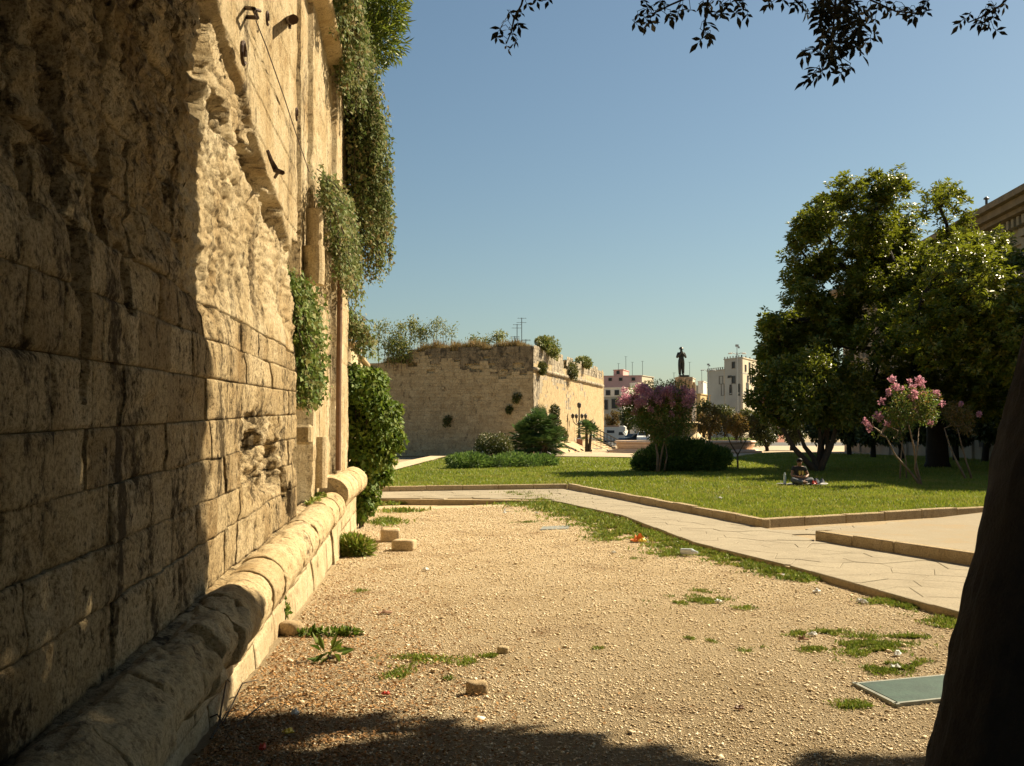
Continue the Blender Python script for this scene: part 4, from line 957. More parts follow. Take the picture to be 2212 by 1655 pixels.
# plants on the bastion wall
def onb(a, b, t, z, off=.3):
    d = (b - a).normalized(); p = a + (b - a) * t; return p + Vector((d.y, -d.x, 0)) * off + Vector((0, 0, z))
p = onb(BC, BR, .13, 0, .5)
shrub('climbing_shrub', 'tall dark climbing shrub against the bastion wall behind the palms', 'shrub', p, [((0, 0, .9), (.75, .6, .9)), ((.2, .4, 2.2), (.6, .6, .9)), ((.3, .6, 3.2), (.4, .5, .6))], 6000, .14, .5, 'darkleaf', None, .2)
p = onb(BC, BR, .27, 0.6, .45)
shrub('wall_shrub', 'small round shrub rooted low on the bright bastion wall', 'shrub', p, [((0, 0, .7), (.5, .6, .75))], 2000, .12, .5, 'bgleaf', 'shrubs rooted in the bastion wall')
for (u, v, r, lab) in ((862, 800, 0, ''), (968, 907, 11, 'dark round weed clump growing from the shaded bastion face, left of the centre'), (1117, 858, 10, 'dark drooping weed high on the shaded face near the bastion corner'), (1101, 883, 7, 'small dark weed below the drooping one on the shaded bastion face')):
    if not r: continue
    s_ = (Vector((0, 0, EYE)), ray(u, v)); d = s_[1]; e = (BC - BL); nrm = Vector((e.y, -e.x, 0)).normalized(); tt = (BC - s_[0]).dot(nrm) / d.dot(nrm); q = s_[0] + d * tt + nrm * .15; rr_ = r / F * q.y
    shrub('wall_shrub', lab, 'shrub', q, [((0, 0, 0), (rr_ * .8, .2, rr_ * .7)), ((rr_ * .5, 0, rr_ * .5), (rr_ * .5, .2, rr_ * .4)), ((-rr_ * .4, 0, -rr_ * .7), (rr_ * .4, .2, rr_ * .7)), ((rr_ * .2, 0, -rr_ * .9), (rr_ * .3, .15, rr_ * .5))], 420, .16, .3, 'bgleaf', 'shrubs rooted in the bastion wall', .6, None, -9)
for (t, z, rx, rz, lab) in ((.10, 8.55, .6, .5, 'bright green bush on top of the bastion corner'), (.17, 8.4, 1.0, .85, 'larger bright bush leaning over the bastion parapet'), (.44, 7.1, .8, .8, 'bush growing in the gap of the bastion parapet'), (.66, 8.2, .9, .45, 'flat bush on the far part of the bastion parapet'), (.06, 6.6, .55, .4, 'little tuft on the bastion cordon near its corner')):
    p = onb(BC, BR, t, z, .1)
    shrub('parapet_bush', lab, 'shrub', p, [((0, 0, 0), (rx, 1.2, rz)), ((rx * .3, 0, -rz * .7), (rx * .5, .8, rz * .8))], 3400, .16, .5, 'bush' if z > 7.5 else 'bgleaf', 'bushes on the bastion parapet', .1, None, -9, (2.2, .6))
# rank growth and dry grass along the bastion top
n = 9000; x = rng.random(n) * .62 + .36; yoff = rng.random(n) ** 1.5 * 2.5
e = BC - BL; en = Vector((-e.y, e.x, 0)).normalized()
P = np.array(BL)[None] + x[:, None] * np.array(e)[None] + yoff[:, None] * np.array(en)[None]; P[:, 2] = np.array([ltop(q * ll) for q in x]) - .1
h = (.35 + .5 * vn(x * 40, yoff * 0, 7)) * rng.uniform(.5, 1.3, n) * np.where(x > .8, .7, 1.0)
tag(leafobj('dry_grass', P, np.stack([rng.normal(0, .35, n), rng.normal(0, .35, n), np.ones(n)], -1), rdir(n), h, .09, M['drygrass'], None, T_BLADE, TF_BLADE), 'tall dry grass along the top of the shaded bastion face', kind='stuff')
def stalky(label, u, v, vt, wdt, n, Y=84.0, mat='bush'):
    b = at(u, v, Y); h = (v - vt) / F * Y; t_ = thing('rooftop_sapling', b, label, 'sapling', 'saplings on the bastion top'); mb = MB(); P = []
    ns = max(3, int(wdt / 9))
    for k in range(ns):
        dx = (k / (ns - 1) - .5) * wdt / F * Y * 1.1 + random.uniform(-.15, .15); hh = h * random.uniform(.6, 1.0); tip = Vector((dx + random.uniform(-.3, .3), random.uniform(-.4, .4), hh)); a0 = Vector((dx * .7, random.uniform(-.3, .3), -.2)); mb.tube([a0, a0.lerp(tip, .5), tip], [.035, .025, .012], 4)
        for q in range(n // ns):
            f = random.random() ** .6; c = a0.lerp(tip, .25 + .75 * f); P.append((c.x + random.gauss(0, .24), c.y + random.gauss(0, .3), c.z + random.gauss(0, .15)))
    P = np.array(P); leafobj('crown', P, rng.normal(0, 1, P.shape) - np.array([0, 0, .3]), rdir(len(P)) + np.array([0, 0, .8]), .20 * rng.uniform(.6, 1.3, len(P)), .42, M[mat], t_); tag(mb.build('stems', M['palebark'], t_), kind='stuff')
stalky('leafy sapling clump nearest the tall rampart on the bastion top', 838, 785, 692, 44, 950, 83)
stalky('dense low green sapling clump at the broken end of the bastion top', 860, 792, 728, 50, 1700, 82.6)
stalky('tallest feathery sapling clump on the bastion top', 890, 765, 682, 40, 1100)
stalky('thin feathery saplings with bare stems on the bastion top', 928, 745, 684, 38, 520)
stalky('slender lone stalks above the dry grass on the bastion', 965, 745, 690, 26, 220)
stalky('small yellowish sapling near the antennas on the bastion', 1078, 745, 708, 22, 380)
stalky('short yellow green saplings in the middle of the bastion top', 1035, 745, 725, 40, 380)

# background trees
bt = random.Random(8)
def bgtree(label, u, v, vt, wdt, Y, mat, n, size, group='trees behind the lawn', name='park_tree', bark='darkbark', vb=None):
    b = at(u, v, Y); b.z = 0.0; h = at(u, vt, Y).z; rw = wdt / F * Y / 2; zb = at(u, vb, Y).z if vb else h * .3
    zm = (h + zb) / 2; rz = (h - zb) / 2; lb = [((0, 0, zm), (rw * .75, rw * .75, rz * .8))]
    for k in range(9):
        a = bt.uniform(0, 6.28); f = bt.uniform(.35, .7); e = bt.uniform(-.6, .75); lb.append(((math.cos(a) * rw * f, math.sin(a) * rw * f, zm + e * rz * .8), (rw * bt.uniform(.3, .48), rw * .42, rz * bt.uniform(.25, .42))))
    return tree(name, label, 'tree', b, [([(0, 0, -.2), (bt.uniform(-.1, .1), 0, zb), (bt.uniform(-.2, .2), 0, zm)], [.02 * h + .12, .016 * h + .1, .07])], lb, n, size, .55, M[mat], M[bark], .03, group, .2, (1.0, .85), 2)
row = [(1655, 880, 62, 88), (1712, 868, 70, 92), (1775, 875, 74, 77), (1835, 885, 66, 69), (1885, 872, 74, 63), (1945, 876, 72, 58), (2005, 868, 76, 57), (2065, 872, 76, 55), (2125, 862, 80, 53), (2180, 866, 80, 50)]
lab = ['leftmost of the dark trees beyond the lawn', 'second dark tree from the left beyond the lawn', 'dark tree beyond the lawn straight behind the multi-stemmed tree', 'dark tree beyond the lawn between the multi-stemmed tree and the pink crape myrtle', 'dark tree beyond the lawn left of the pink crape myrtle', 'dark tree right behind the pink crape myrtle beyond the lawn', 'dark tree beyond the lawn just behind the magnolia trunk', 'dark tree beyond the lawn right of the magnolia trunk', 'dark tree beyond the lawn near the foreground trunk', 'rightmost dark tree beyond the lawn, mostly behind the foreground trunk']
for (u, vt, wdt, Y), lb_ in zip(row, lab): bgtree(lb_, u, 960, vt, wdt * 1.15, Y, 'darkleaf', 5200, .24, 'dark trees beyond the lawn', vb=972)
bgtree('bright green tree in front of the grey apartment block', 1567, 940, 868, 62, 128, 'bgleaf', 3400, .3, 'trees around the fountain', vb=935)
bgtree('olive tree under the double lamp', 1622, 940, 880, 60, 118, 'bgleaf', 3400, .28, 'trees around the fountain', vb=940)
bgtree('russet tree behind the fountain pedestal', 1535, 950, 888, 62, 105, 'brownleaf', 3200, .24, 'trees around the fountain', vb=944)
bgtree('russet tree right of the fountain pedestal', 1590, 950, 892, 60, 100, 'brownleaf', 3200, .24, 'trees around the fountain', vb=946)
bgtree('russet low tree beyond the bastion end', 1322, 950, 886, 36, 185, 'brownleaf', 2600, .28, 'trees around the fountain', vb=938)
bgtree('dark green tree between the camper and the white van', 1358, 945, 880, 44, 182, 'darkleaf', 3000, .3, 'trees around the fountain', vb=935)
bgtree('green tree behind the white van', 1395, 945, 884, 48, 188, 'bgleaf', 3000, .3, 'trees around the fountain', vb=930)
bgtree('dark green tree beside the monument shaft', 1520, 945, 856, 36, 118, 'darkleaf', 2800, .26, 'trees around the fountain', vb=930)
bgtree('slim green tree between the monument and the yellow house', 1512, 945, 872, 26, 140, 'bgleaf', 1800, .3, 'trees around the fountain', vb=925)
P, A, U = blob([((0, 0, .5), (2.4, .8, .55)), ((2.2, .3, .5), (1.6, .8, .5)), ((-2, 0, .45), (1.5, .8, .5))], 4200, 0, .4, zmin=0)
hb = G(1580, 966, .1); t_ = thing('clipped_hedge', hb, 'bright green hedge just behind the fountain basin', 'hedge'); leafobj('foliage', P, A, U, .16, .5, M['ivyfresh'], t_)

# ------------------------------------------------------------------ the leaning tree close to the camera
fb = Vector((1.95, 4.0, 0)); t_ = thing('leaning_tree', fb, 'black silhouetted leaning tree trunk at the right edge with leafy sprigs hanging overhead', 'tree')
tp = [(0.02, 0, -.15), (.0, 0, .05), (-.02, 0, .4), (.08, 0, .9), (.25, 0, 1.5), (.36, .02, 1.9), (.6, .05, 3.0), (.8, .1, 4.4), (.9, .15, 5.6)]
tr_ = [.56, .47, .385, .365, .375, .37, .34, .30, .22]
nt, nv = 90, 260; tt = np.linspace(0, 1, nv); ti = np.linspace(0, 1, len(tp)); tpn = np.array(tp)
zs = np.interp(tt, ti, tpn[:, 2]); o_ = np.argsort(zs)
cx = np.interp(tt, ti, tpn[:, 0]); cy = np.interp(tt, ti, tpn[:, 1]); rad = np.interp(tt, ti, tr_); g = np.arange(nt) / nt * 2 * math.pi
Gg, Tt = np.meshgrid(g, tt); rr_ = rad[:, None] * (1 + .03 * np.abs(fbm(np.cos(Gg) * 7, np.sin(Gg) * 7 + Tt * 2.5, 3, 124)) + .05 * fbm(np.cos(Gg) * 2 + np.sin(Gg) * 3, Tt * 14, 3, 121) + .04 * fbm(np.cos(Gg) * 9 + 4, np.sin(Gg) * 9 + Tt * 8, 3, 122) + .025 * (cell(Gg * 5.1, Tt * 40, 123) - .4))
V = np.stack([cx[:, None] + rr_ * np.cos(Gg), cy[:, None] + rr_ * np.sin(Gg), np.broadcast_to(zs[:, None], Gg.shape)], -1).reshape(-1, 3)
i = np.arange(nv - 1)[:, None]; j = np.arange(nt)[None]; q = np.stack([i * nt + j, i * nt + (j + 1) % nt, (i + 1) * nt + (j + 1) % nt, (i + 1) * nt + j], -1).reshape(-1, 4)
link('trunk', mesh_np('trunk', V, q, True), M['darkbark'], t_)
# canopy overhead: its outline is the one whose shadow ends on the rampart and the gravel where the photograph shows it
n = 900000
X = rng.uniform(-2.6, 13, n); Y = rng.uniform(-7, 16, n); Z = rng.uniform(4.1, 13, n)
kx = math.cos(R(SUN_AZ)) / math.tan(R(SUN_EL)); ky = math.sin(R(SUN_AZ)) / math.tan(R(SUN_EL))
zw = Z - (X + 1.8) / kx
dw = (Y - (X + 1.8) * ky / kx) - (6.50 + .14 * fbm(zw * 1.3, zw * 0 + 3, 3, 131) + .10 * fbm(X * 2, Z * 2, 3, 133))
xg = X - Z * kx; yg = Y - Z * ky
dg = yg - (6.15 - .33 * (xg + 1.7) + .35 * fbm(xg * 1.3, xg * 0 + 1, 4, 132) + .3 * fbm(X * 1.5, Z * 1.5, 3, 134))
hole = (zw <= 0) & (dg > -1.3) & (vn(xg * 3.1, yg * 3.1, 135) > .60 + .12 * np.clip(.6 - xg, -1, 1))
dd = np.where(zw > 0, dw, dg)
ok = (dd < 0) & ((dd > -2.2) | ((dd > -5) & (rng.random(n) < .4)) | (rng.random(n) < .16))
yy = np.maximum(Y, .05); py = (Z - EYE) / yy; uu = CU + X / yy * F
inside = (py < .445) & (uu > -200) & (uu < 2330) & (Y > .2)
ok &= ~inside & ~hole
ok &= (Z < 12.6 - .15 * np.abs(X - 4)) & (Z > 4.3 + .10 * np.maximum(0, np.abs(X - 2.5) - 3.2))
P = np.stack([X, Y, Z], -1)[ok]; P, A, U = clumpy(P, rdir(len(P)), rdir(len(P)), .9, .93, 5)
print('canopy', len(P))
if len(P) > 60000: P = P[:60000]; A = A[:60000]; U = U[:60000]
T_LOBE = np.array([(0, 0, 0), (.18, .12, 0), (.52, .22, .05), (.24, .42, .02), (.40, .70, .05), (.12, .72, 0), (0, 1, -.06), (-.12, .72, 0), (-.40, .70, .05), (-.24, .42, .02), (-.52, .22, .05), (-.18, .12, 0)])
TF_LOBE = np.array([(0, 1, 11), (1, 2, 3), (1, 3, 11), (3, 9, 11), (11, 9, 10), (3, 4, 5), (9, 7, 8), (3, 5, 9), (5, 7, 9), (5, 6, 7)])
fbn = np.array(fb)
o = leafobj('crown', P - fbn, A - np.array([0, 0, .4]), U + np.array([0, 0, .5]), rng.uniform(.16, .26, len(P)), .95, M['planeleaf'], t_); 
cs = [tuple(p - fbn) for p in P[rng.choice(len(P), 130, replace=False)]]
a, b = grow([([(.8, .1, 4.4), (.9, .15, 5.6), (1.0, .1, 7.2), (1.1, .1, 9.0)], [.30, .22, .15, .07])], cs, .016, .08, 6); a.build('leader', M['darkbark'], t_); tag(b.build('branches', M['darkbark'], t_), kind='stuff')
# unseen trees added right and behind to hold low skylight off the rampart
for q_, (x_, y_) in enumerate(((14.5, 3.0), (10.5, -8.5))):
    lb = [((random.uniform(-2.6, 2.6), random.uniform(-2.6, 2.6), random.uniform(2.6, 7.5)), (2.4, 2.4, 2.0)) for _ in range(14)]
    tree('sky_blocker_tree', ['broad dark tree added unseen on the right to block skylight', 'second broad dark tree added unseen behind the viewpoint to block skylight'][q_], 'tree', Vector((x_, y_, 0)), [([(0, 0, -.2), (.1, 0, 2.0), (0, .1, 5.0)], [.4, .34, .2])], lb, 9000, .34, .9, M['planeleaf'], M['darkbark'], .03, 'added skylight blocking trees', .3, None, 2, T_LOBE, TF_LOBE)
# the sprigs that hang into the picture: single leaves
C7 = lambda x, y: ((1050 + x / 1.787) / 1.0343, (y / 1.787) / 1.0343)
sp_ = {'a': ([(225, -60), (205, 20), (175, 75), (165, 125), (145, 175)], [(222, 20), (205, 60), (150, 55), (190, 95), (140, 100), (155, 132), (100, 155), (168, 155), (190, 172), (143, 190), (200, 40), (128, 120), (175, 110), (165, 140), (265, 0), (318, 2)], 5.8),
       'b': ([(900, -80), (870, -10), (800, 20), (730, 55)], [(690, 75), (650, 95), (720, 88), (740, 60), (720, 40), (780, 30), (822, 72), (850, 20), (880, 50), (680, 8), (760, 10), (800, 55), (835, 55), (705, 95), (668, 60), (790, 75)], 5.4),
       'b2': ([(960, -80), (950, 0), (940, 80), (930, 140)], [(935, 95), (920, 130), (960, 138), (930, 162), (966, 158), (940, 60), (915, 30), (970, 60)], 5.3),
       'b3': ([(1060, -80), (1050, -10), (1080, 30)], [(1000, 30), (1060, 52), (1090, 42), (1108, 62), (1010, 60), (1040, 20), (985, 70), (1075, 15), (1100, 10), (960, 20), (930, 10), (990, 5)], 5.5),
       'c': ([(1260, -60), (1300, 0), (1340, 45)], [(1200, 8), (1215, 15), (1252, 2), (1310, 32), (1340, 50), (1330, 15), (1295, 15), (1355, 65)], 5.6),
       'c2': ([(1470, -90), (1460, 0), (1450, 110), (1440, 200), (1400, 290)], None, 5.2),
       'c3': ([(1560, -80), (1600, 0), (1700, 45), (1790, 55)], [(1640, 40), (1690, 52), (1740, 70), (1762, 38), (1810, 52), (1838, 10), (1665, 30), (1715, 45), (1780, 70), (1650, 15), (1700, 20), (1820, 25), (1600, 45), (1620, 80), (1580, 55), (1770, 55), (1800, 30)], 5.9),
       'd': ([(2200, -60), (2120, 20), (2060, 60), (1990, 90)], [(1965, 95), (2000, 62), (2030, 82), (2060, 40), (2080, 100), (2092, 128), (2110, 62), (2140, 20), (2045, 65), (2085, 70), (2100, 30), (2020, 100), (2070, 20), (2120, 45), (1985, 85), (2050, 95), (2075, 115)], 6.3)}
rs = random.Random(21)
c2 = [(1340, 208), (1325, 215), (1352, 225), (1380, 298), (1400, 310), (1365, 315), (1390, 280), (1410, 295), (1500, 280), (1520, 268), (1490, 295), (1440, 270), (1465, 265), (1552, 212), (1530, 205), (1610, 138), (1580, 172), (1600, 155), (1560, 150), (1420, 240), (1450, 225), (1480, 200)]
c2 += [(rs.uniform(1385, 1560), rs.uniform(-5, 90)) for _ in range(44)] + [(rs.uniform(1400, 1560), rs.uniform(80, 190)) for _ in range(30)] + [(rs.uniform(1390, 1490), rs.uniform(160, 245)) for _ in range(14)]
sp_['c2'] = (sp_['c2'][0], c2, 5.2)
lms = []
T_OV = np.array([(0, 0, 0), (.13, .22, .02), (.21, .48, .04), (.12, .72, .02), (0, 1, -.08), (-.12, .72, .02), (-.21, .48, .04), (-.13, .22, .02), (0, .48, -.03)]); TF_OV = np.array([(0, 1, 8), (1, 2, 8), (2, 3, 8), (3, 4, 8), (4, 5, 8), (5, 6, 8), (6, 7, 8), (7, 0, 8)])
for k in range(4):                        # one leaf is a stalk tip with three pointed leaflets
    vs_ = []; fs_ = []
    for q, (an, ln_, y0) in enumerate(((0, 1.0, .34), (.95, .82, .16), (-.95, .8, .13))):
        an += rng.uniform(-.25, .25); o_ = T_OV * np.array([.95, 1, 1]) * ln_ * .62 * rng.uniform(.85, 1.15); ca_, sa_ = math.cos(an), math.sin(an)
        vs_.append(np.stack([o_[:, 0] * ca_ - o_[:, 1] * sa_, y0 + o_[:, 0] * sa_ + o_[:, 1] * ca_, o_[:, 2] + rng.uniform(-.15, .15) * o_[:, 1]], -1)); fs_.append(TF_OV + q * len(T_OV))
    nv_ = sum(len(x_) for x_ in vs_); vs_.append(np.array([(-.015, -.05, 0), (.015, -.05, 0), (.015, .32, 0), (-.015, .32, 0)])); fs_.append(np.array([(nv_, nv_ + 1, nv_ + 2), (nv_, nv_ + 2, nv_ + 3)]))
    lm_ = mesh_np('leaf', np.concatenate(vs_) * .105, np.concatenate(fs_)); lm_.materials.append(M['planeleaf']); lms.append(lm_)
nleaf = 0
for key, (tw, lv, Y) in sp_.items():
    tw3 = [at(*C7(x, y), Y + rs.uniform(-.05, .05)) for x, y in tw]
    mb = MB(); mb.tube([p - fb for p in tw3], [.008, .006, .005, .004, .003][:len(tw3)], 5)
    for x, y in lv:
        big = rs.random(); p = at(*C7(x, y - 14), Y + rs.uniform(-.22, .22))
        # twig point nearest to the leaf
        best = min((tw3[i].lerp(tw3[i + 1], f) for i in range(len(tw3) - 1) for f in (0, .33, .66, 1)), key=lambda q_: (q_ - p).length)
        mb.tube([best - fb, (best.lerp(p, .6) + Vector((0, 0, .02))) - fb, p - fb], .0018, 3, False)
        for rep in range(1):
            if nleaf >= 285: continue
            dn = Vector((rs.gauss(0, .55), rs.gauss(0, .45), -1 + rs.uniform(-.2, .7))).normalized(); nrm_ = Vector((rs.gauss(0, .5), -1, rs.gauss(0, .5) + .3)); s_ = dn.cross(nrm_).normalized(); n_ = s_.cross(dn)
            Mx = Matrix((s_, dn, n_)).transposed().to_4x4(); sc_ = rs.uniform(.7, 1.15); pp = p - fb + Vector((rs.gauss(0, .02), rs.gauss(0, .05), rs.gauss(0, .02))) * (rep * 1.5)
            o = link('leaf', lms[nleaf % 4], None, t_); o.matrix_local = Matrix.Translation(pp) @ Mx @ Matrix.Scale(sc_, 4); nleaf += 1
    mb.build('twig', M['darkbark'], t_)

# ------------------------------------------------------------------ buildings
def flat(name, c, rough=.85, var=.12, scale=.35): M[name] = plain(name, c, rough, 0, var, scale, 0.0, .2); return M[name]
flat('grey_render', (0.36, 0.37, 0.35)); flat('cream_sunlit_render', (0.56, 0.50, 0.38)); flat('pink_render', (0.62, 0.38, 0.35)); flat('mauve_render', (0.50, 0.33, 0.33)); flat('white_render', (0.68, 0.66, 0.62))  # cream also serves as the sunlit side of grey and mauve walls
flat('yellow_render', (0.55, 0.40, 0.20)); flat('red_brick', (0.30, 0.14, 0.10)); flat('roof_brown', (0.28, 0.17, 0.11)); flat('dark_glass', (0.03, 0.035, 0.04), .25); flat('shutter', (0.13, 0.12, 0.10)); flat('palazzo_stone', (0.30, 0.25, 0.18), .9, .25, .6); flat('cornice_stone', (0.22, 0.165, 0.11), .9, .3, 1.5)
M['metal'] = plain('grey_metal', (0.30, 0.31, 0.31), .4, .8, .15, 10); M['darkmetal'] = plain('dark_metal', (0.05, 0.05, 0.05), .5, .5, .2, 10)
def house(name, label, cat, P0, a, b, la, lb_, h, ma, mb_, group=None, parapet=.5):
    """block with two visible sides: from corner P0, side a (unit vec, length la) and side b"""
    t_ = thing(name, P0, label, cat, group); a = Vector((a[0], a[1], 0)).normalized(); b = Vector((b[0], b[1], 0)).normalized()
    q = [Vector((0, 0, 0)), a * la, a * la + b * lb_, b * lb_]; cen = (q[0] + q[2]) / 2
    def wallp(p0, p1, mat):
        d = (p1 - p0); ln = d.length; ang = math.atan2(d.y, d.x); m_ = (p0 + p1) / 2; inn = (cen - m_).normalized()
        mb = MB(); mb.box((m_.x + inn.x * .15, m_.y + inn.y * .15, h / 2 - .5), (ln, .3, h + 1), ang); mb.build('wall', mat, t_)
        mb = MB(); mb.box((m_.x + inn.x * .1, m_.y + inn.y * .1, h + .08), (ln + .2, .5, .16), ang); mb.build('parapet_cap', mat, t_)
    wallp(q[0], q[1], ma); wallp(q[3], q[0], mb_); wallp(q[1], q[2], mb_); wallp(q[2], q[3], ma)
    rf = MB(); rf.prism([tuple((p * .97 + cen * .03)[:2]) for p in q], h - .5, h - .35); rf.build('roof', M['roof_brown'], t_)
    t_['_a'] = 0; del t_['_a']; return t_, a, b
def window(t_, o, d, x, z, w_, h_, outward, mat='dark_glass', frame='shutter', nm='window'):
    ang = math.atan2(d.y, d.x); c = o + d * x + Vector((0, 0, z))
    mb = MB(); f = .06 + w_ * .02
    for (dx, dz, sx, sz) in ((-w_ / 2, 0, f, h_), (w_ / 2, 0, f, h_), (0, h_ / 2, w_, f), (0, -h_ / 2, w_ * 1.2, f)):
        mb.box(tuple(c + d * dx + Vector((0, 0, dz)) + outward * .05), (sx + .002, .16, sz + .002), ang)
    fr = mb.build(nm, M[frame], t_)
    mb = MB(); mb.box(tuple(c + outward * .01), (w_, .06, h_), ang); mb.build('pane', M[mat], fr)
# grey apartment block (left half lower)
C0 = at(1604, 950, 200); C0.z = 0
Lp = at(1567, 950, 205.5); Rp = at(1654, 950, 216)
av = (Lp - C0); av.z = 0; bv = (Rp - C0); bv.z = 0; H1 = at(1604, 773, 200).z
g_, a, b = house('apartment_block', 'tall grey apartment block with few small windows behind the lamps', 'building', C0, av, bv, av.length, bv.length, H1, M['grey_render'], M['cream_sunlit_render'])  # grey is the shaded side's tone, cream the same wall coloured as sunlit
oa = Vector((a.y, -a.x, 0)); oa = oa if oa.y < 0 else -oa; ob = Vector((b.y, -b.x, 0)); ob = ob if ob.x > 0 else -ob
for (px, py, w_, h_) in ((1510, 335, 1.0, 1.2), (1510, 480, 1.2, 1.4), (1470, 450, 1.2, .4), (1560, 580, .7, 2.2), (1480, 590, .8, 1.5), (1480, 545, .6, .6)):
    u = (1300 + px / 4.424) / 1.0343; v = (740 + py / 4.424) / 1.0343; f = (1604 - u) / (1604 - 1567); z = at(u, v, 200 + 5 * f).z; window(g_, Vector((0, 0, 0)), a, f * av.length, z, w_, h_, oa)
for (px, py, w_, h_) in ((1620, 365, .9, 1.2), (1658, 360, 1.0, 2.0), (1640, 470, .9, 1.2), (1663, 465, .5, 2.2), (1682, 465, .5, 2.2), (1635, 580, 1.6, 2.6), (1810, 345, .8, .8)):
    u = (1300 + px / 4.424) / 1.0343; v = (740 + py / 4.424) / 1.0343; f = (u - 1604) / (1654 - 1604); z = at(u, v, 200 + 14 * f).z; window(g_, Vector((0, 0, 0)), b, f * bv.length, z, w_, h_, ob)
for z in (H1 * .36, H1 * .58, H1 * .82):
    mb = MB(); d = av; mb.box(tuple(a * av.length / 2 + oa * .03 + Vector((0, 0, z))), (av.length, .08, .18), math.atan2(a.y, a.x)); mb.box(tuple(b * bv.length / 2 + ob * .03 + Vector((0, 0, z))), (bv.length, .08, .18), math.atan2(b.y, b.x)); mb.build('string_course', M['grey_render'], g_)
mb = MB()
for k in range(7): mb.box((*(a * av.length * k / 6)[:2], H1 + .35), (.2, .2, .35)); mb.box((*(b * bv.length * k / 6)[:2], H1 + .35), (.2, .2, .35))
mb.build('roof_posts', M['grey_render'], g_)
C1 = C0 + av + Vector((0, -.02, 0)); L1 = at(1530, 950, 211.5); a1 = L1 - C1; a1.z = 0; H2 = at(1548, 800, 207).z
lowb, a, b_ = house('apartment_block', 'lower grey wing joined to the left of the tall apartment block', 'building', C1, a1, bv, a1.length, bv.length * .9, H2, M['grey_render'], M['cream_sunlit_render'])  # wing repeats the shaded grey and sunlit cream side colours
for (px, py, w_, h_) in ((1385, 485, 1.3, 1.5), (1400, 580, 1.0, 2.2)):
    u = (1300 + px / 4.424) / 1.0343; v = (740 + py / 4.424) / 1.0343; f = (1567 - u) / (1567 - 1530); window(lowb, Vector((0, 0, 0)), a, f * a1.length, at(u, v, 207).z, w_, h_, oa)
mb = MB()
for k in range(9): mb.box((*(a * a1.length * k / 8)[:2], H2 + .3), (.2, .2, .5))
mb.box((*(a * a1.length / 2)[:2], H2 + .55), (a1.length, .06, .06), math.atan2(a.y, a.x)); mb.build('roof_railing', M['grey_render'], lowb)
def boxhouse(label, u0, u1, vt, Y, ms, ml_, lit=.35, wins=(), group='houses beyond the plaza', dep=10, name='house', vb=950):
    """house showing a shaded front from u0 to u1-part and a sunlit right side"""
    um = u1 - (u1 - u0) * lit; P0 = at(um, vb, Y); P0.z = 0; A = at(u0, vb, Y + 2.5); B = at(u1, vb, Y + 8); av_ = A - P0; av_.z = 0; bv_ = B - P0; bv_.z = 0; h = at(um, vt, Y).z
    t_, a_, b2 = house(name, label, 'house', P0, av_, bv_, av_.length, bv_.length, h, M[ms], M[ml_], group)  # where the two materials differ, they carry front shade and side sunlight
    oa_ = Vector((a_.y, -a_.x, 0)); oa_ = oa_ if oa_.y < 0 else -oa_; ob_ = Vector((b2.y, -b2.x, 0)); ob_ = ob_ if ob_.x > 0 else -ob_
    for (f, v, w_, hh, sd_) in wins:
        if sd_ == 'a': window(t_, Vector((0, 0, 0)), a_, f * av_.length, at(um, v, Y).z, w_, hh, oa_)
        else: window(t_, Vector((0, 0, 0)), b2, f * bv_.length, at(um, v, Y).z, w_, hh, ob_)
    return t_
boxhouse('mauve apartment house, sunlit side coloured cream, with a pink roof room, beyond the bastion end', 1296, 1413, 812, 262, 'mauve_render', 'cream_sunlit_render', .22, [(.2, 819, .8, .7, 'a'), (.5, 819, .8, .7, 'a'), (.75, 819, .8, .7, 'a')])
boxhouse('small pink roof room on top of the mauve house', 1326, 1358, 799, 268, 'pink_render', 'pink_render', .4, [(.5, 804, 1.0, .8, 'a')], vb=812)
boxhouse('low white house with a flat roof just left of the pink crape myrtle', 1300, 1370, 838, 236, 'white_render', 'white_render', .32, [(.3, 848, 1.0, 1.1, 'a'), (.7, 848, 1.0, 1.1, 'a')])
boxhouse('small white lit roof block above the pink crape myrtle', 1362, 1398, 828, 248, 'white_render', 'cream_sunlit_render', .6)
boxhouse('grey house with a white balcony bay beside the bastion end', 1296, 1352, 858, 205, 'grey_render', 'white_render', .12, [(.35, 872, 1.1, 1.8, 'a'), (.75, 874, 1.0, 1.8, 'a')])
boxhouse('long low brown roofed house behind the crape myrtle and the monument', 1400, 1470, 838, 245, 'roof_brown', 'cream_sunlit_render', .3, [(.5, 850, 1.2, 1.6, 'a')])
boxhouse('yellow house with arched windows between the monument and the grey block', 1494, 1534, 852, 190, 'yellow_render', 'yellow_render', .55, [(.3, 872, 1.1, 2.2, 'b'), (.75, 872, 1.1, 2.2, 'b'), (.3, 896, 1.1, 2.2, 'b'), (.75, 896, 1.1, 2.2, 'b'), (.5, 872, 1.0, 2.2, 'a')])
boxhouse('grey flat roofed house behind the monument top', 1470, 1530, 834, 262, 'grey_render', 'grey_render', .3, [(.4, 846, 1.4, 1.4, 'a')])
boxhouse('little white roof hut on the grey flat roof', 1510, 1527, 824, 258, 'white_render', 'white_render', .5)
boxhouse('cream roof hut behind the monument shaft', 1486, 1502, 816, 262, 'cream_sunlit_render', 'cream_sunlit_render', .5)
boxhouse('small red brick house right of the grey apartment block', 1642, 1694, 836, 178, 'red_brick', 'red_brick', .3, [(.5, 846, 1.0, 1.2, 'a')])

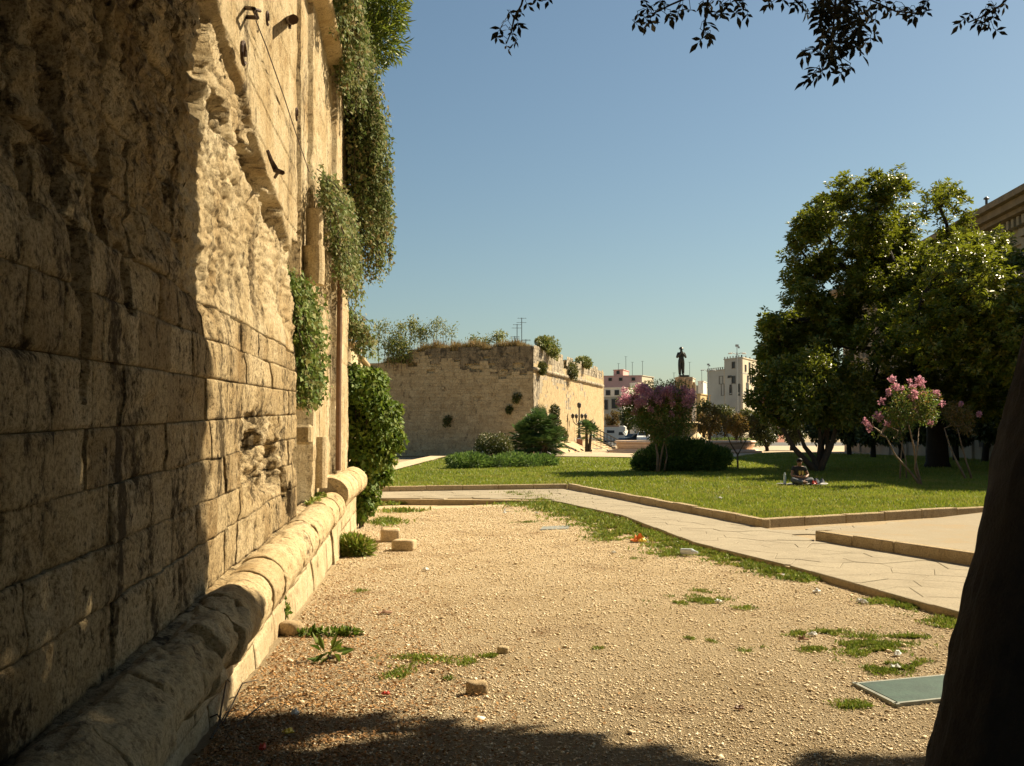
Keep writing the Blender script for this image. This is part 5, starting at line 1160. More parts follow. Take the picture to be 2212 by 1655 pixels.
# palazzo on the right
FX = lambda Y: 21.4 + .0612 * Y
pz0 = Vector((FX(34), 34, 0)); pal = thing('palazzo', pz0, 'long pale palazzo with a heavy dentilled cornice behind the magnolia', 'building')
pd = Vector((.0612, 1, 0)).normalized(); po = Vector((-pd.y, pd.x, 0)); LP = 52.0; HP = 11.7; ang = math.atan2(pd.y, pd.x)
def pbox(x, z, out, sx, sy, sz): return (tuple(pd * x + po * out + Vector((0, 0, z))), (sx, sy, sz), ang)
mb = MB(); mb.box(*pbox(LP / 2, HP / 2 - .5, -4, LP, 8, HP + 1)); mb.build('wall', M['palazzo_stone'], pal)
mb = MB(); mb.box(*pbox(LP / 2, HP + .62, .30, LP + 1, 1.5, .34)); mb.box(*pbox(LP / 2, HP + .34, .18, LP + .8, 1.1, .22)); mb.box(*pbox(LP / 2, HP + .95, .55, LP + 1.2, 1.6, .30)); mb.build('cornice', M['cornice_stone'], pal)
mb = MB(); x = .3
while x < LP: mb.box(*pbox(x, HP - .02, .22, .30, .5, .42)); x += .62
tag(mb.build('dentils', M['palazzo_stone'], pal), kind='stuff')
mb = MB(); mb.box(*pbox(LP / 2, HP - .95, .06, LP, .14, .16)); mb.build('frieze_moulding', M['palazzo_stone'], pal)
for k in range(14):
    x = 1.5 + k * 3.9; mb = MB(); mb.box(*pbox(x, HP / 2 - .4, .07, .7, .16, HP - .8)); mb.box(*pbox(x, HP - .55, .12, .9, .26, .35)); mb.build('pilaster', M['palazzo_stone'], pal)
    if k < 13:
        xm = x + 1.95; window(pal, Vector((0, 0, 0)), pd, xm, HP - 1.75, .55, .7, po, 'dark_glass', 'palazzo_stone'); window(pal, Vector((0, 0, 0)), pd, xm, HP - 3.6, 1.05, 1.9, po, 'shutter', 'palazzo_stone'); window(pal, Vector((0, 0, 0)), pd, xm, HP - 7.6, 1.1, 2.4, po, 'shutter', 'palazzo_stone'); window(pal, Vector((0, 0, 0)), pd, xm, 2.0, 1.2, 2.4, po, 'shutter', 'palazzo_stone')
def antenna(label, p, h, arms=3, group='roof aerials', r=.02):
    t_ = thing('roof_aerial', p, label, 'aerial', group); mb = MB(); mb.tube([(0, 0, -.3), (0, 0, h)], r, 5); mb.build('mast', M['darkmetal'], t_); mb = MB()
    for k in range(arms):
        z = h * (1 - .16 * k) - .05; mb.tube([(-.35 - .1 * k, 0, z), (.4, 0, z)], r * .6, 4)
        for q in range(4): mb.tube([(-.3 + q * .2, -.2, z), (-.3 + q * .2, .2, z)], r * .5, 4)
    mb.build('aerial_arms', M['darkmetal'], t_)
p = at(2045, 503, 61); antenna('thin aerial mast above the palazzo roof', p, 1.6, 1)
p = at(2131, 444, 55.5); t_ = thing('chimney_pipe', p, 'stubby chimney pipe on the palazzo roof edge', 'chimney'); mb = MB(); mb.tube([(0, 0, -.2), (0, 0, .32)], .07, 8); mb.build('pipe', M['darkmetal'], t_); mb = MB(); mb.lathe([(.15, .32), (.15, .37), (.05, .45)], n=8); mb.build('cap', M['darkmetal'], t_)
for (u, v, vt, Y, lab) in ((1117, 745, 700, 90, 'shorter of the two aerials on the bastion top'), (1127, 745, 686, 92, 'taller of the two aerials on the bastion top'), (1112, 745, 726, 88, 'lowest aerial stub on the bastion top'), (1136, 745, 733, 90, 'tiny aerial at the right on the bastion top')):
    b = at(u, v, Y); antenna(lab, b, (v - vt) / F * Y, 2, 'roof aerials', .03)
for (u, v, vt, Y, lab) in ((1352, 800, 770, 266, 'tall thin aerial on the pink roof room'), (1336, 800, 785, 266, 'short aerial left on the pink roof room'), (1366, 809, 782, 262, 'aerial on the mauve house roof'), (1388, 810, 780, 262, 'right aerial on the mauve house roof'), (1456, 838, 805, 245, 'aerial left of the statue'), (1490, 834, 782, 262, 'thin aerial right of the statue'), (1516, 826, 800, 258, 'aerial on the little white roof hut')):
    b = at(u, v, Y); antenna(lab, b, (v - vt) / F * Y, 1, 'roof aerials', .05)

# ------------------------------------------------------------------ fountain, monument, lamps
M['fstone'] = plain('pinkish_fountain_stone', (0.62, 0.46, 0.34), .7, 0, .15, 2.0, .01)
M['fgold'] = plain('ochre_fountain_stone', (0.52, 0.38, 0.19), .7, 0, .2, 2.0, .01)
M['water'] = plain('fountain_water', (0.05, 0.07, 0.06), .08)
M['bronze'] = plain('dark_bronze', (0.030, 0.033, 0.030), .5, .5, .3, 3.0)
fp = at(1479, 960, 84); fp.z = .1; RF = 5.25
fo = thing('fountain', fp, 'round pinkish stone fountain basin with a low pedestal and upper bowl', 'fountain')
b = MB(); b.lathe([(RF + .7, -.1), (RF + .7, .14), (RF + .35, .16), (RF + .3, .26), (RF - .1, .28)], n=64, cap=False); b.build('step', M['fstone'], fo)
b = MB(); b.lathe([(RF - .15, .2), (RF - .08, .34), (RF + .05, .55), (RF + .08, .62), (RF - .02, .70), (RF + .14, .74), (RF + .18, .82), (RF + .1, .90), (RF - .25, .90), (RF - .3, .5), (RF - .3, .2)], n=72, cap=False); b.build('basin', M['fstone'], fo, smooth=False)
b = MB(); b.lathe([(0.01, .66), (RF - .28, .66)], n=48, cap=False); b.build('water', M['water'], fo)
b = MB(); b.lathe([(1.55, .5), (1.5, .95), (1.25, 1.05), (1.0, 1.2), (.72, 1.5), (.62, 1.9), (.75, 2.05), (1.02, 2.12), (1.06, 2.22), (.95, 2.3), (.6, 2.36), (.02, 2.4)], (.35, 0, 0), n=32); b.build('pedestal', M['fgold'], fo, smooth=True)
b = MB(); b.lathe([(1.15, .6), (1.1, 1.9), (1.2, 2.05), (1.15, 2.15), (.02, 2.2)], (-.85, .5, 0), n=24); b.build('shaded_pier', M['bark'], fo, smooth=True)  # dark brown puts the shade of the pedestal's left part into the colour
mp = at(1478, 950, 105); mp.z = .1
mo = thing('monument', mp, 'tall stone monument shaft of bundled fluted pillars carrying the bronze statue', 'monument')
zt = at(1478, 815, 105).z - .1
M['monstone'] = plain('monument_stone', (0.36, 0.27, 0.17), .85, 0, .3, 1.2)
b = MB(); b.box((0, 0, zt / 2), (1.5, 1.5, zt)); b.build('shaft', M['monstone'], mo)
for k, dx in enumerate((-.85, -.5, -.15, .2, .55, .88)):
    for dy in (-.82,):
        b = MB(); hh = zt - abs(dx) * .7 - .1 * (k % 2); b.tube([(dx, dy, .2), (dx, dy, hh)], [.17, .16], 8); b.build('pillar', M['monstone'], mo)
for dy in (-.4, 0, .4, .8):
    b = MB(); b.tube([(.9, dy, .2), (.9, dy, zt - .5)], [.17, .16], 8); b.build('pillar', M['monstone'], mo)
b = MB(); b.box((.75, -1.0, 2.1), (.34, .34, 4.2)); b.build('sunlit_post', M['white_render'], mo)  # white colour stands in for sunlight on the right-hand column
b = MB(); b.box((0, 0, .25), (3.0, 3.0, .7)); b.build('base', M['monstone'], mo)
b = MB(); b.box((0, 0, zt + .08), (.9, .9, .22)); b.build('cap', M['bronze'], mo)
sv = at(1472, 815, 105); sv.z = zt + .1 + .18; hS = at(1472, 750, 105).z - sv.z; k = hS / 1.8
st = thing('statue', sv, 'dark bronze standing figure with both arms raised to its chest, atop the monument', 'statue')
vs = [(0, 0, .95), (0, 0, 1.15), (0, -.02, 1.34), (0, 0, 1.47), (0, -.01, 1.56), (0, -.01, 1.68), (-.10, 0, .88), (-.11, -.03, .5), (-.10, .0, .08), (-.11, -.14, .03), (.10, 0, .88), (.10, .02, .5), (.11, .03, .08), (.12, -.10, .03),
      (-.2, 0, 1.40), (-.29, -.02, 1.12), (-.13, -.26, 1.3), (-.05, -.27, 1.42), (.2, 0, 1.40), (.29, -.02, 1.12), (.13, -.26, 1.3), (.05, -.27, 1.42)]
es = [(0, 1), (1, 2), (2, 3), (3, 4), (4, 5), (0, 6), (6, 7), (7, 8), (8, 9), (0, 10), (10, 11), (11, 12), (12, 13), (2, 14), (14, 15), (15, 16), (16, 17), (2, 18), (18, 19), (19, 20), (20, 21)]
rs_ = [.16, .15, .17, .07, .09, .09, .13, .115, .09, .05, .13, .115, .09, .05, .085, .075, .06, .045, .085, .075, .06, .045]
skinned('body', [tuple(c * k for c in p) for p in vs], es, [r * k for r in rs_], M['bronze'], st)
b = MB(); b.lathe([(.02 * k, .16 * k), (.11 * k, .12 * k), (.13 * k, .04 * k), (.16 * k, .03 * k), (.15 * k, 0)], (0, -.01 * k, 1.66 * k), 14); b.build('cap', M['bronze'], st, smooth=True)
b = MB(); b.tube([(0, -.30 * k, 1.36 * k), (0, -.34 * k, 1.52 * k)], .05 * k, 8); b.build('held_object', M['bronze'], st)
def lamp(label, u, vt, Y, span, group='tall double street lamps'):
    p = at(u, vt, Y); h = p.z; p.z = 0; t_ = thing('street_lamp', p, label, 'street lamp', group); mb = MB(); mb.tube([(0, 0, -.2), (0, 0, 1.2), (0, 0, h)], [.13, .10, .06], 8); mb.build('pole', M['metal'], t_)
    for s_ in (-1, 1):
        mb = MB(); mb.tube([(0, 0, h - .25), (s_ * span * .25, 0, h - .08), (s_ * span * .34, 0, h - .1)], .035, 6); mb.build('arm', M['metal'], t_)
        mb = MB(); mb.box((s_ * span * .42, 0, h - .12), (span * .28, .28, .16), 0, Matrix.Rotation(s_ * .12, 3, 'Y'), .7); bevel(mb.build('lamp_head', M['white_render'], t_), .04)
    mb = MB(); mb.tube([(0, 0, h), (0, 0, h + .9)], .035, 5); mb.box((0, 0, h + .75), (.35, .15, .25)); mb.box((.2, 0, h + .55), (.2, .12, .2)); mb.build('loudspeaker', M['metal'], t_)
lamp('tall double street lamp in front of the grey apartment block', 1592, 761, 122, 1.85); lamp('farther double street lamp at the left edge of the grey block', 1530, 798, 165, 2.1)
p = at(1251, 872, 93); h = p.z; p.z = .1; t_ = thing('ornate_lamp', p, 'ornate dark lamp post with curled arms beside the bastion wall', 'street lamp'); mb = MB(); mb.lathe([(.32, 0), (.32, .3), (.22, .4), (.2, 1.1), (.12, 1.3), (.09, 2.2), (.12, 2.4), (.07, 2.6), (.05, h - .3), (.02, h)], n=10); mb.build('post', M['darkmetal'], t_, smooth=True)
for a_ in range(4):
    g = a_ * math.pi / 2 + .35; c, s_ = math.cos(g), math.sin(g); mb = MB(); mb.tube([(0, 0, 2.35), (c * .3, s_ * .3, 2.2), (c * .55, s_ * .55, 2.45), (c * .6, s_ * .6, 2.75)], .04, 6); mb.lathe([(.02, 0), (.12, .06), (.15, .3), (.08, .38), (.01, .44)], (c * .6, s_ * .6, 2.72), 8); mb.build('lamp_arm', M['darkmetal'], t_)
mb = MB(); mb.lathe([(.05, 0), (.16, .1), (.18, .4), (.05, .5)], (0, 0, h - .5), 8); mb.build('lantern', M['darkmetal'], t_)
p = at(1266, 965, 96); p.z = .1; t_ = thing('thin_pole', p, 'thin plain metal pole beside the small palm', 'pole'); mb = MB(); mb.tube([(0, 0, -.1), (0, 0, at(1266, 893, 96).z - .1)], .04, 6); mb.build('pole', M['darkmetal'], t_); mb = MB(); mb.lathe([(.09, 0), (.09, .02), (.05, .05)], n=8); mb.build('base', M['darkmetal'], t_)
# metal fence, footbridge stairs
f0 = at(1246, 972, 92); f0.z = .1; t_ = thing('metal_fence', f0, 'low metal railing with thin bars at the foot of the bastion', 'fence'); f1 = at(1300, 972, 95) - f0; f1.z = 0
mb = MB(); mb.tube([(0, 0, 1.0), (f1.x, f1.y, 1.0)], .035, 6); mb.tube([(0, 0, .12), (f1.x, f1.y, .12)], .03, 6); mb.build('rails', M['metal'], t_)
mb = MB()
for k in range(19): q = f1 * (k / 18); mb.tube([(q.x, q.y, -.05), (q.x, q.y, 1.0)], .018, 5)
tag(mb.build('bars', M['darkmetal'], t_), kind='stuff')
mb = MB(); mb.box((.25, .1, .45), (.5, .4, 1.0)); bevel(mb.build('electric_box', M['red_brick'], t_), .02)
f0 = at(1336, 978, 86); f0.z = .1; t_ = thing('metal_stairs', f0, 'dark metal stairs with a handrail climbing left towards the bastion', 'stairs'); top = at(1284, 945, 92) - f0
for s_ in (0, .9):
    mb = MB(); mb.tube([(0, s_, .1), (top.x, top.y + s_, top.z)], .07, 5); mb.build('stringer', M['darkmetal'], t_); mb = MB(); mb.tube([(.1, s_, .9), (top.x, top.y + s_, top.z + .85)], .025, 5); mb.tube([(.1, s_, .5), (top.x, top.y + s_, top.z + .45)], .02, 5)
    for k in range(8): q = top * (k / 7); mb.tube([(q.x, q.y + s_, q.z + .05), (q.x, q.y + s_, q.z + .9)], .02, 5)
    mb.build('handrail', M['darkmetal'], t_)
for k in range(9): q = top * ((k + .5) / 9); mb = MB(); mb.box((q.x, q.y + .45, q.z + .02), (.26, .9, .05), math.atan2(top.y, top.x)); mb.build('tread', M['darkmetal'], t_)

# ------------------------------------------------------------------ vehicles by the road
M['carwhite'] = plain('white_paint', (0.72, 0.71, 0.68), .3, 0, .04); M['cardark'] = plain('dark_blue_paint', (0.04, 0.055, 0.07), .25, 0, .1); M['tyre'] = plain('tyre_rubber', (0.02, 0.02, 0.02), .8); M['camp'] = plain('camper_panel', (0.58, 0.57, 0.53), .4, 0, .05); M['headlamp'] = plain('headlamp', (0.6, 0.6, 0.6), .15)
road = MB(); road.add([(-2, 125.02, .06), (60, 125.02, .06), (60, 175, .06), (-2, 175, .06)], [(0, 1, 2, 3)]); tag(road.build('road', plain('asphalt', (0.07, 0.068, 0.064), .9, 0, .2, 1.0)), 'grey asphalt road beyond the plaza', kind='structure')
def vehicle(name, label, cat, p, rz, prof, wid, glass, mat, wheels, rad, roofin=.82, front=None):
    """side profile in (x, z), x forward; widened at the belt line and narrower at the roof"""
    t_ = thing(name, p, label, cat, rotz=rz); zs_ = [q[1] for q in prof]; belt = front or .95; V = []; n = len(prof)
    for s_ in (-1, -.94, .94, 1):
        for (x, z) in prof:
            k_ = 1.0 if z <= belt else 1 - (1 - roofin) * (z - belt) / (max(zs_) - belt); e = .97 if abs(s_) == 1 else 1.0
            zc = (max(zs_) + min(zs_)) / 2; V.append((x * (e if abs(s_) == 1 else 1), s_ * wid / 2 * k_, zc + (z - zc) * e))
    Fc = [tuple(range(n))[::-1], tuple(range(3 * n, 4 * n))] + [(r_ * n + i, r_ * n + (i + 1) % n, (r_ + 1) * n + (i + 1) % n, (r_ + 1) * n + i) for r_ in range(3) for i in range(n)]
    mb = MB(); mb.add(V, Fc); mb.build('body', mat, t_, smooth=False)
    for nm, q in glass: mb = MB(); mb.add(q, [tuple(range(len(q)))]); mb.build(nm, M['dark_glass'], t_)
    for x in wheels:
        for s_ in (-1, 1):
            mb = MB(); mb.tube([(x, s_ * (wid / 2 - .2), rad), (x, s_ * (wid / 2 + .01), rad)], rad, 14); wh = mb.build('wheel', M['tyre'], t_); mb = MB(); mb.tube([(x, s_ * (wid / 2 + .0), rad), (x, s_ * (wid / 2 + .02), rad)], rad * .6, 12); mb.build('rim', M['metal'], wh)
    return t_
p = at(1390, 956, 150); p.z = .06
pv = [(1.9, .3), (1.95, .65), (1.75, .95), (1.1, 1.15), (.45, 1.72), (-1.8, 1.76), (-2.0, 1.1), (-2.05, .35)]
vt = vehicle('white_van', 'small white van facing the camera beyond the fountain', 'van', p, R(-98), pv, 1.75, [('windscreen', [(1.10, -.70, 1.17), (1.10, .70, 1.17), (.53, .62, 1.69), (.53, -.62, 1.69)]), ('side_window', [(.8, .885, 1.0), (.42, .80, 1.6), (-1.6, .80, 1.6), (-1.7, .885, 1.05)]), ('side_window', [(.8, -.885, 1.0), (.42, -.80, 1.6), (-1.6, -.80, 1.6), (-1.7, -.885, 1.05)])], M['carwhite'], (1.25, -1.35), .31)
for s_ in (-1, 1): mb = MB(); mb.box((1.86, s_ * .62, .78), (.12, .3, .16)); mb.build('headlight', M['headlamp'], vt)
mb = MB(); mb.box((1.93, 0, .42), (.12, 1.6, .22)); mb.build('bumper', M['shutter'], vt)
p = at(1366, 956, 152); p.z = .06
pc = [(1.9, .3), (1.95, .6), (1.75, .82), (.8, .95), (.25, 1.4), (-1.0, 1.42), (-1.7, .98), (-2.0, .9), (-2.0, .35)]
vehicle('parked_car', 'dark blue car parked between the camper and the white van', 'car', p, R(-150), pc, 1.7, [('windscreen', [(.80, -.66, .97), (.80, .66, .97), (.33, .58, 1.37), (.33, -.58, 1.37)]), ('side_window', [(.6, .86, .96), (.2, .78, 1.34), (-.95, .78, 1.34), (-1.4, .86, .98)]), ('side_window', [(.6, -.86, .96), (.2, -.78, 1.34), (-.95, -.78, 1.34), (-1.4, -.86, .98)])], M['cardark'], (1.2, -1.25), .30)
p = at(1326, 956, 158); p.z = .06
pk = [(2.35, .35), (2.4, .8), (2.15, 1.05), (1.75, 1.25), (1.45, 1.72), (1.75, 1.85), (1.8, 2.35), (1.5, 2.55), (-2.5, 2.55), (-2.55, .4)]
ct = vehicle('camper_van', 'pale camper van with an overcab and slanted windscreen beside the bastion end', 'camper', p, R(-12), pk, 2.0, [('windscreen', [(1.76, -.9, 1.27), (1.76, .9, 1.27), (1.47, .86, 1.70), (1.47, -.86, 1.70)]), ('cab_window', [(1.55, -1.01, 1.2), (1.3, -.99, 1.65), (.85, -.99, 1.65), (.8, -1.01, 1.2)]), ('side_window', [(.2, -1.01, 1.5), (.2, -.96, 2.0), (-.9, -.96, 2.0), (-.9, -1.01, 1.5)])], M['camp'], (1.5, -1.5), .33, .95, 1.0)
mb = MB(); mb.tube([(-2.3, -1.0, 2.5), (.9, -1.0, 2.5)], .09, 6); mb.build('rolled_awning', M['roof_brown'], ct)

# ------------------------------------------------------------------ person on a sheet, with things
M['skin'] = plain('skin', (0.22, 0.115, 0.07), .6, 0, .08); M['tshirt'] = plain('black_cotton', (0.018, 0.018, 0.020), .9); M['trouser'] = plain('grey_denim', (0.10, 0.11, 0.13), .9, 0, .2, 20); M['hair'] = plain('dark_hair', (0.012, 0.010, 0.008), .7); M['sheet'] = plain('pale_cloth', (0.17, 0.17, 0.165), .9, 0, .1, 8); M['print'] = plain('yellow_print', (0.60, 0.42, 0.10), .8); M['orange'] = plain('orange_plastic', (0.75, 0.20, 0.03), .5); M['yellowp'] = plain('yellow_plastic', (0.75, 0.55, 0.05), .5); M['whitep'] = plain('white_paper', (0.72, 0.72, 0.70), .7, 0, .08, 30); M['clear'] = plain('cloudy_plastic', (0.55, 0.60, 0.64), .25, 0, .1, 30); M['redp'] = plain('red_plastic', (0.55, 0.06, 0.03), .5)
pp = G(1727, 1050, ZL); pp.z = ZL + .05
sh = MB(); nx = 14; ny = 8
for i in range(nx + 1):
    for j in range(ny + 1):
        x = (i / nx - .5) * 1.15; y = (j / ny - .5) * .62; sh.v.append((x + .05 * math.sin(j * 2.1), y + .05 * math.sin(i * 1.7), .02 + .025 * math.sin(i * 1.9 + j) * math.sin(j * 1.3)))
sh.f = [(i * (ny + 1) + j, (i + 1) * (ny + 1) + j, (i + 1) * (ny + 1) + j + 1, i * (ny + 1) + j + 1) for i in range(nx) for j in range(ny)]
so = sh.build('picnic_sheet', M['sheet'], None, (pp.x + .05, pp.y + .02, ZL + .035), 0, True); tag(so, 'crumpled pale sheet spread on the shaded lawn under the seated person', 'sheet')
pe = thing('person', (pp.x, pp.y, ZL + .06), 'person in a black t-shirt with yellow print sitting cross-legged on the shaded lawn', 'person', rotz=R(8)); pe.scale = (.86, .86, .86)
J = {'pel': (0, .05, .12), 'wa': (0, .05, .28), 'ch': (0, .02, .44), 'nk': (0, 0, .55), 'hd0': (0, -.02, .62), 'hd': (0, -.03, .70), 'lh': (-.10, .02, .10), 'lk': (-.34, -.26, .13), 'la': (-.02, -.38, .06), 'lt': (.10, -.42, .05), 'rh': (.10, .02, .10), 'rk': (.34, -.24, .13), 'ra': (.04, -.30, .09), 'rt': (-.10, -.33, .09),
     'ls': (-.18, .02, .49), 'le': (-.27, -.03, .27), 'lw': (-.12, -.24, .22), 'lha': (-.05, -.30, .22), 'rs': (.18, .02, .49), 're': (.27, -.03, .27), 'rw': (.12, -.24, .22), 'rha': (.05, -.30, .22)}
names = list(J); ix = {k_: i for i, k_ in enumerate(names)}
E_ = [('pel', 'wa'), ('wa', 'ch'), ('ch', 'nk'), ('nk', 'hd0'), ('hd0', 'hd'), ('pel', 'lh'), ('lh', 'lk'), ('lk', 'la'), ('la', 'lt'), ('pel', 'rh'), ('rh', 'rk'), ('rk', 'ra'), ('ra', 'rt'), ('ch', 'ls'), ('ls', 'le'), ('le', 'lw'), ('lw', 'lha'), ('ch', 'rs'), ('rs', 're'), ('re', 'rw'), ('rw', 'rha')]
RD = dict(pel=.13, wa=.12, ch=.13, nk=.055, hd0=.075, hd=.085, lh=.10, lk=.07, la=.045, lt=.035, rh=.10, rk=.07, ra=.045, rt=.035, ls=.06, le=.045, lw=.03, lha=.035, rs=.06, re=.045, rw=.03, rha=.035)
V = [J[n_] for n_ in names]; Ed = [(ix[a_], ix[b_]) for a_, b_ in E_]; Rd = [RD[n_] for n_ in names]
for sg, wname in ((-1, 'lha'), (1, 'rha')):
    hx, hy, hz = J[wname]; hv = ix[wname]
    for q in range(4):
        V += [(hx - sg * .02, hy - .03, hz + .03 - q * .018), (hx - sg * .045, hy - .045, hz + .028 - q * .018)]; Rd += [.010, .008]; Ed += [(hv, len(V) - 2), (len(V) - 2, len(V) - 1)]
    V += [(hx + sg * .0, hy - .02, hz + .055)]; Rd += [.010]; Ed += [(hv, len(V) - 1)]
skinned('body', V, Ed, Rd, M['skin'], pe)
def sub_(keys, extra, mat, nm, grow_=.018):
    ks = list(keys); i2 = {k_: i for i, k_ in enumerate(ks)}; e2 = [(i2[a_], i2[b_]) for a_, b_ in extra]; return skinned(nm, [J2[k_] for k_ in ks], e2, [RD2[k_] + grow_ for k_ in ks], mat, pe)
J2 = dict(J); RD2 = dict(RD); J2['lsl'] = (-.235, -.005, .37); J2['rsl'] = (.235, -.005, .37); RD2['lsl'] = .058; RD2['rsl'] = .058; J2['col'] = (0, .01, .52); RD2['col'] = .06
sub_(['pel', 'wa', 'ch', 'col', 'ls', 'lsl', 'rs', 'rsl'], [('pel', 'wa'), ('wa', 'ch'), ('ch', 'col'), ('ch', 'ls'), ('ls', 'lsl'), ('ch', 'rs'), ('rs', 'rsl')], M['tshirt'], 't_shirt')
sub_(['pel', 'lh', 'lk', 'la', 'rh', 'rk', 'ra'], [('pel', 'lh'), ('lh', 'lk'), ('lk', 'la'), ('pel', 'rh'), ('rh', 'rk'), ('rk', 'ra')], M['trouser'], 'trousers', .016)
hb = MB(); hp_ = []
for i in range(7):
    ph = i / 6 * R(100)
    for j in range(14):
        g = j / 14 * 6.283; front = max(0, -math.sin(g)); p2 = min(ph, R(100) - front * R(48)); r_ = .093; hp_.append((r_ * math.sin(p2) * math.cos(g), -.025 + 1.08 * r_ * math.sin(p2) * math.sin(g), .70 + 1.12 * r_ * math.cos(p2) + .0))
hb.add(hp_, [(i * 14 + j, i * 14 + (j + 1) % 14, (i + 1) * 14 + (j + 1) % 14, (i + 1) * 14 + j) for i in range(6) for j in range(14)]); hb.build('hair', M['hair'], pe, smooth=True)
for s_ in (-1, 1):
    b = MB(); b.lathe([(.001, -.011), (.011, 0), (.001, .011)], (s_ * .032, -.112, .705), 8); b.build('eye', M['hair'], pe); b = MB(); b.lathe([(.001, -.028), (.014, 0), (.001, .028)], (s_ * .09, -.02, .69), 8); b.build('ear', M['skin'], pe)
    b = MB(); b.box((s_ * .05, -.155, .36), (.07, .012, .10), 0, Matrix.Rotation(-.12, 3, 'X')); b.box((s_ * .05, -.152, .30), (.04, .012, .05)); b.build('shirt_print', M['print'], pe)
b = MB(); b.add([(0, -.112, .705), (-.016, -.11, .672), (.016, -.11, .672), (0, -.138, .676)], [(0, 1, 3), (0, 3, 2), (1, 2, 3)]); b.build('nose', M['skin'], pe); b = MB(); b.box((0, -.112, .648), (.045, .01, .009)); b.build('mouth', M['redp'], pe)
def small(name, label, cat, p, mat, shape, rz=0.0, group=None):
    mb = MB(); shape(mb); o = mb.build(name, M[mat], None, p, rz); return tag(o, label, cat, group)
def crumple(w_, d_, h_, seed):
    r_ = random.Random(seed)
    def f(mb):
        n_, m_ = 7, 5; V = []
        for i in range(n_):
            for j in range(m_): V.append(((i / (n_ - 1) - .5) * w_ * r_.uniform(.85, 1.1), (j / (m_ - 1) - .5) * d_ * r_.uniform(.85, 1.1), .006 + h_ * r_.random() * (1 if 0 < i < n_ - 1 and 0 < j < m_ - 1 else .25)))
        top = len(V); V += [(x * .9, y * .9, 0.0) for x, y, z in V]
        Fc = [(i * m_ + j, (i + 1) * m_ + j, (i + 1) * m_ + j + 1, i * m_ + j + 1) for i in range(n_ - 1) for j in range(m_ - 1)]
        Fc += [tuple(top + q for q in f_)[::-1] for f_ in Fc]
        rim = [i * m_ for i in range(n_)] + [(n_ - 1) * m_ + j for j in range(1, m_)] + [i * m_ + m_ - 1 for i in range(n_ - 2, -1, -1)] + [j for j in range(m_ - 2, 0, -1)]
        Fc += [(rim[k], top + rim[k], top + rim[(k + 1) % len(rim)], rim[(k + 1) % len(rim)]) for k in range(len(rim))]
        mb.add(V, Fc)
    return f
small('shopping_bag', 'crumpled grey bag beside the seated person', 'bag', (pp.x + .50, pp.y + .05, ZL + .06), 'trouser', crumple(.35, .3, .16, 3)); small('shopping_bag', 'red packet lying in front of the seated person', 'packet', (pp.x + .34, pp.y - .24, ZL + .06), 'redp', crumple(.14, .12, .12, 4)).name = 'packet'
b = MB(); b.tube([(0, 0, 0), (0, 0, .24)], [.04, .036], 10); b.tube([(0, 0, .24), (0, 0, .31)], [.03, .014], 10); o = b.build('bottle', M['clear'], None, (pp.x - .42, pp.y - .1, ZL + .06)); tag(o, 'small upright bottle on the pale sheet left of the person', 'bottle')
small('paper_scrap', 'white paper on the sheet edge right of the seated person', 'paper', (pp.x + .62, pp.y - .16, ZL + .06), 'whitep', crumple(.2, .1, .03, 6))

# ------------------------------------------------------------------ stones and litter on the gravel
def gp(u, v, dz=0.0):
    p = G(u, v, 0.0); z = float(gz(np.array([p.x]), np.array([p.y]))[0]); p = G(u, v, z); return Vector((p.x, p.y, z + dz))
def rock(name, label, p, dims, seed, mat='block', blocky=.0, rz=0.0, group=None, cat='stone'):
    nU, nV = 28, 16; U_, V_ = np.meshgrid(np.linspace(0, 2 * math.pi, nU, endpoint=False), np.linspace(-math.pi / 2, math.pi / 2, nV))
    d = np.stack([np.cos(V_) * np.cos(U_), np.cos(V_) * np.sin(U_), np.sin(V_)], -1)
    q = np.abs(d) + 1e-9; pw = 2 + blocky * 10; r_ = 1 / (q ** pw).sum(-1) ** (1 / pw)
    r_ = r_ * (1 + .12 * fbm(d[..., 0] * 1.7 + seed, d[..., 1] * 1.7 + d[..., 2], 4, seed) * (1 - .6 * blocky))
    P = d * r_[..., None] * np.array(dims) / 2; P[..., 2] += dims[2] / 2 * .86
    i = np.arange(nV - 1)[:, None]; j = np.arange(nU)[None]; fq = np.stack([i * nU + j, i * nU + (j + 1) % nU, (i + 1) * nU + (j + 1) % nU, (i + 1) * nU + j], -1).reshape(-1, 4)
    o = link(name, mesh_np(name, P.reshape(-1, 3), fq, blocky < .3), M[mat], None, p, rz); return tag(o, label, cat, group)
rock('stone_block_fragment', 'square cut stone block near the wall end, left of the three', gp(768, 1172), (.20, .26, .17), 1, 'block', .9, .1, 'fallen cut stone blocks')
rock('stone_block_fragment', 'pale cut stone block with a rounded top, middle of the three blocks', gp(843, 1170), (.30, .34, .22), 2, 'block', .75, .15, 'fallen cut stone blocks')
rock('stone_block_fragment', 'low cut stone block in front of the middle one', gp(873, 1188), (.32, .26, .16), 3, 'block', .9, -.15, 'fallen cut stone blocks')
rock('flat_stone', 'flat pale stone lying in the weeds by the wall', gp(772, 1200), (.26, .14, .06), 4, 'block', .5, -.1)
rock('rock', 'rough pale rock lying against the wall foot', gp(628, 1371), (.21, .15, .12), 5, 'block', .1, -.5)
rock('rock', 'angular tan stone alone in the middle foreground gravel', gp(1030, 1499), (.125, .10, .085), 6, 'block', .45, .3)
rock('rock', 'small pinkish stone beside the leafy weed', gp(724, 1425), (.085, .07, .05), 7, 'block', .2); rock('rock', 'small white pebble in front of the leafy weed', gp(719, 1433), (.05, .04, .03), 8, 'plinth', .1)
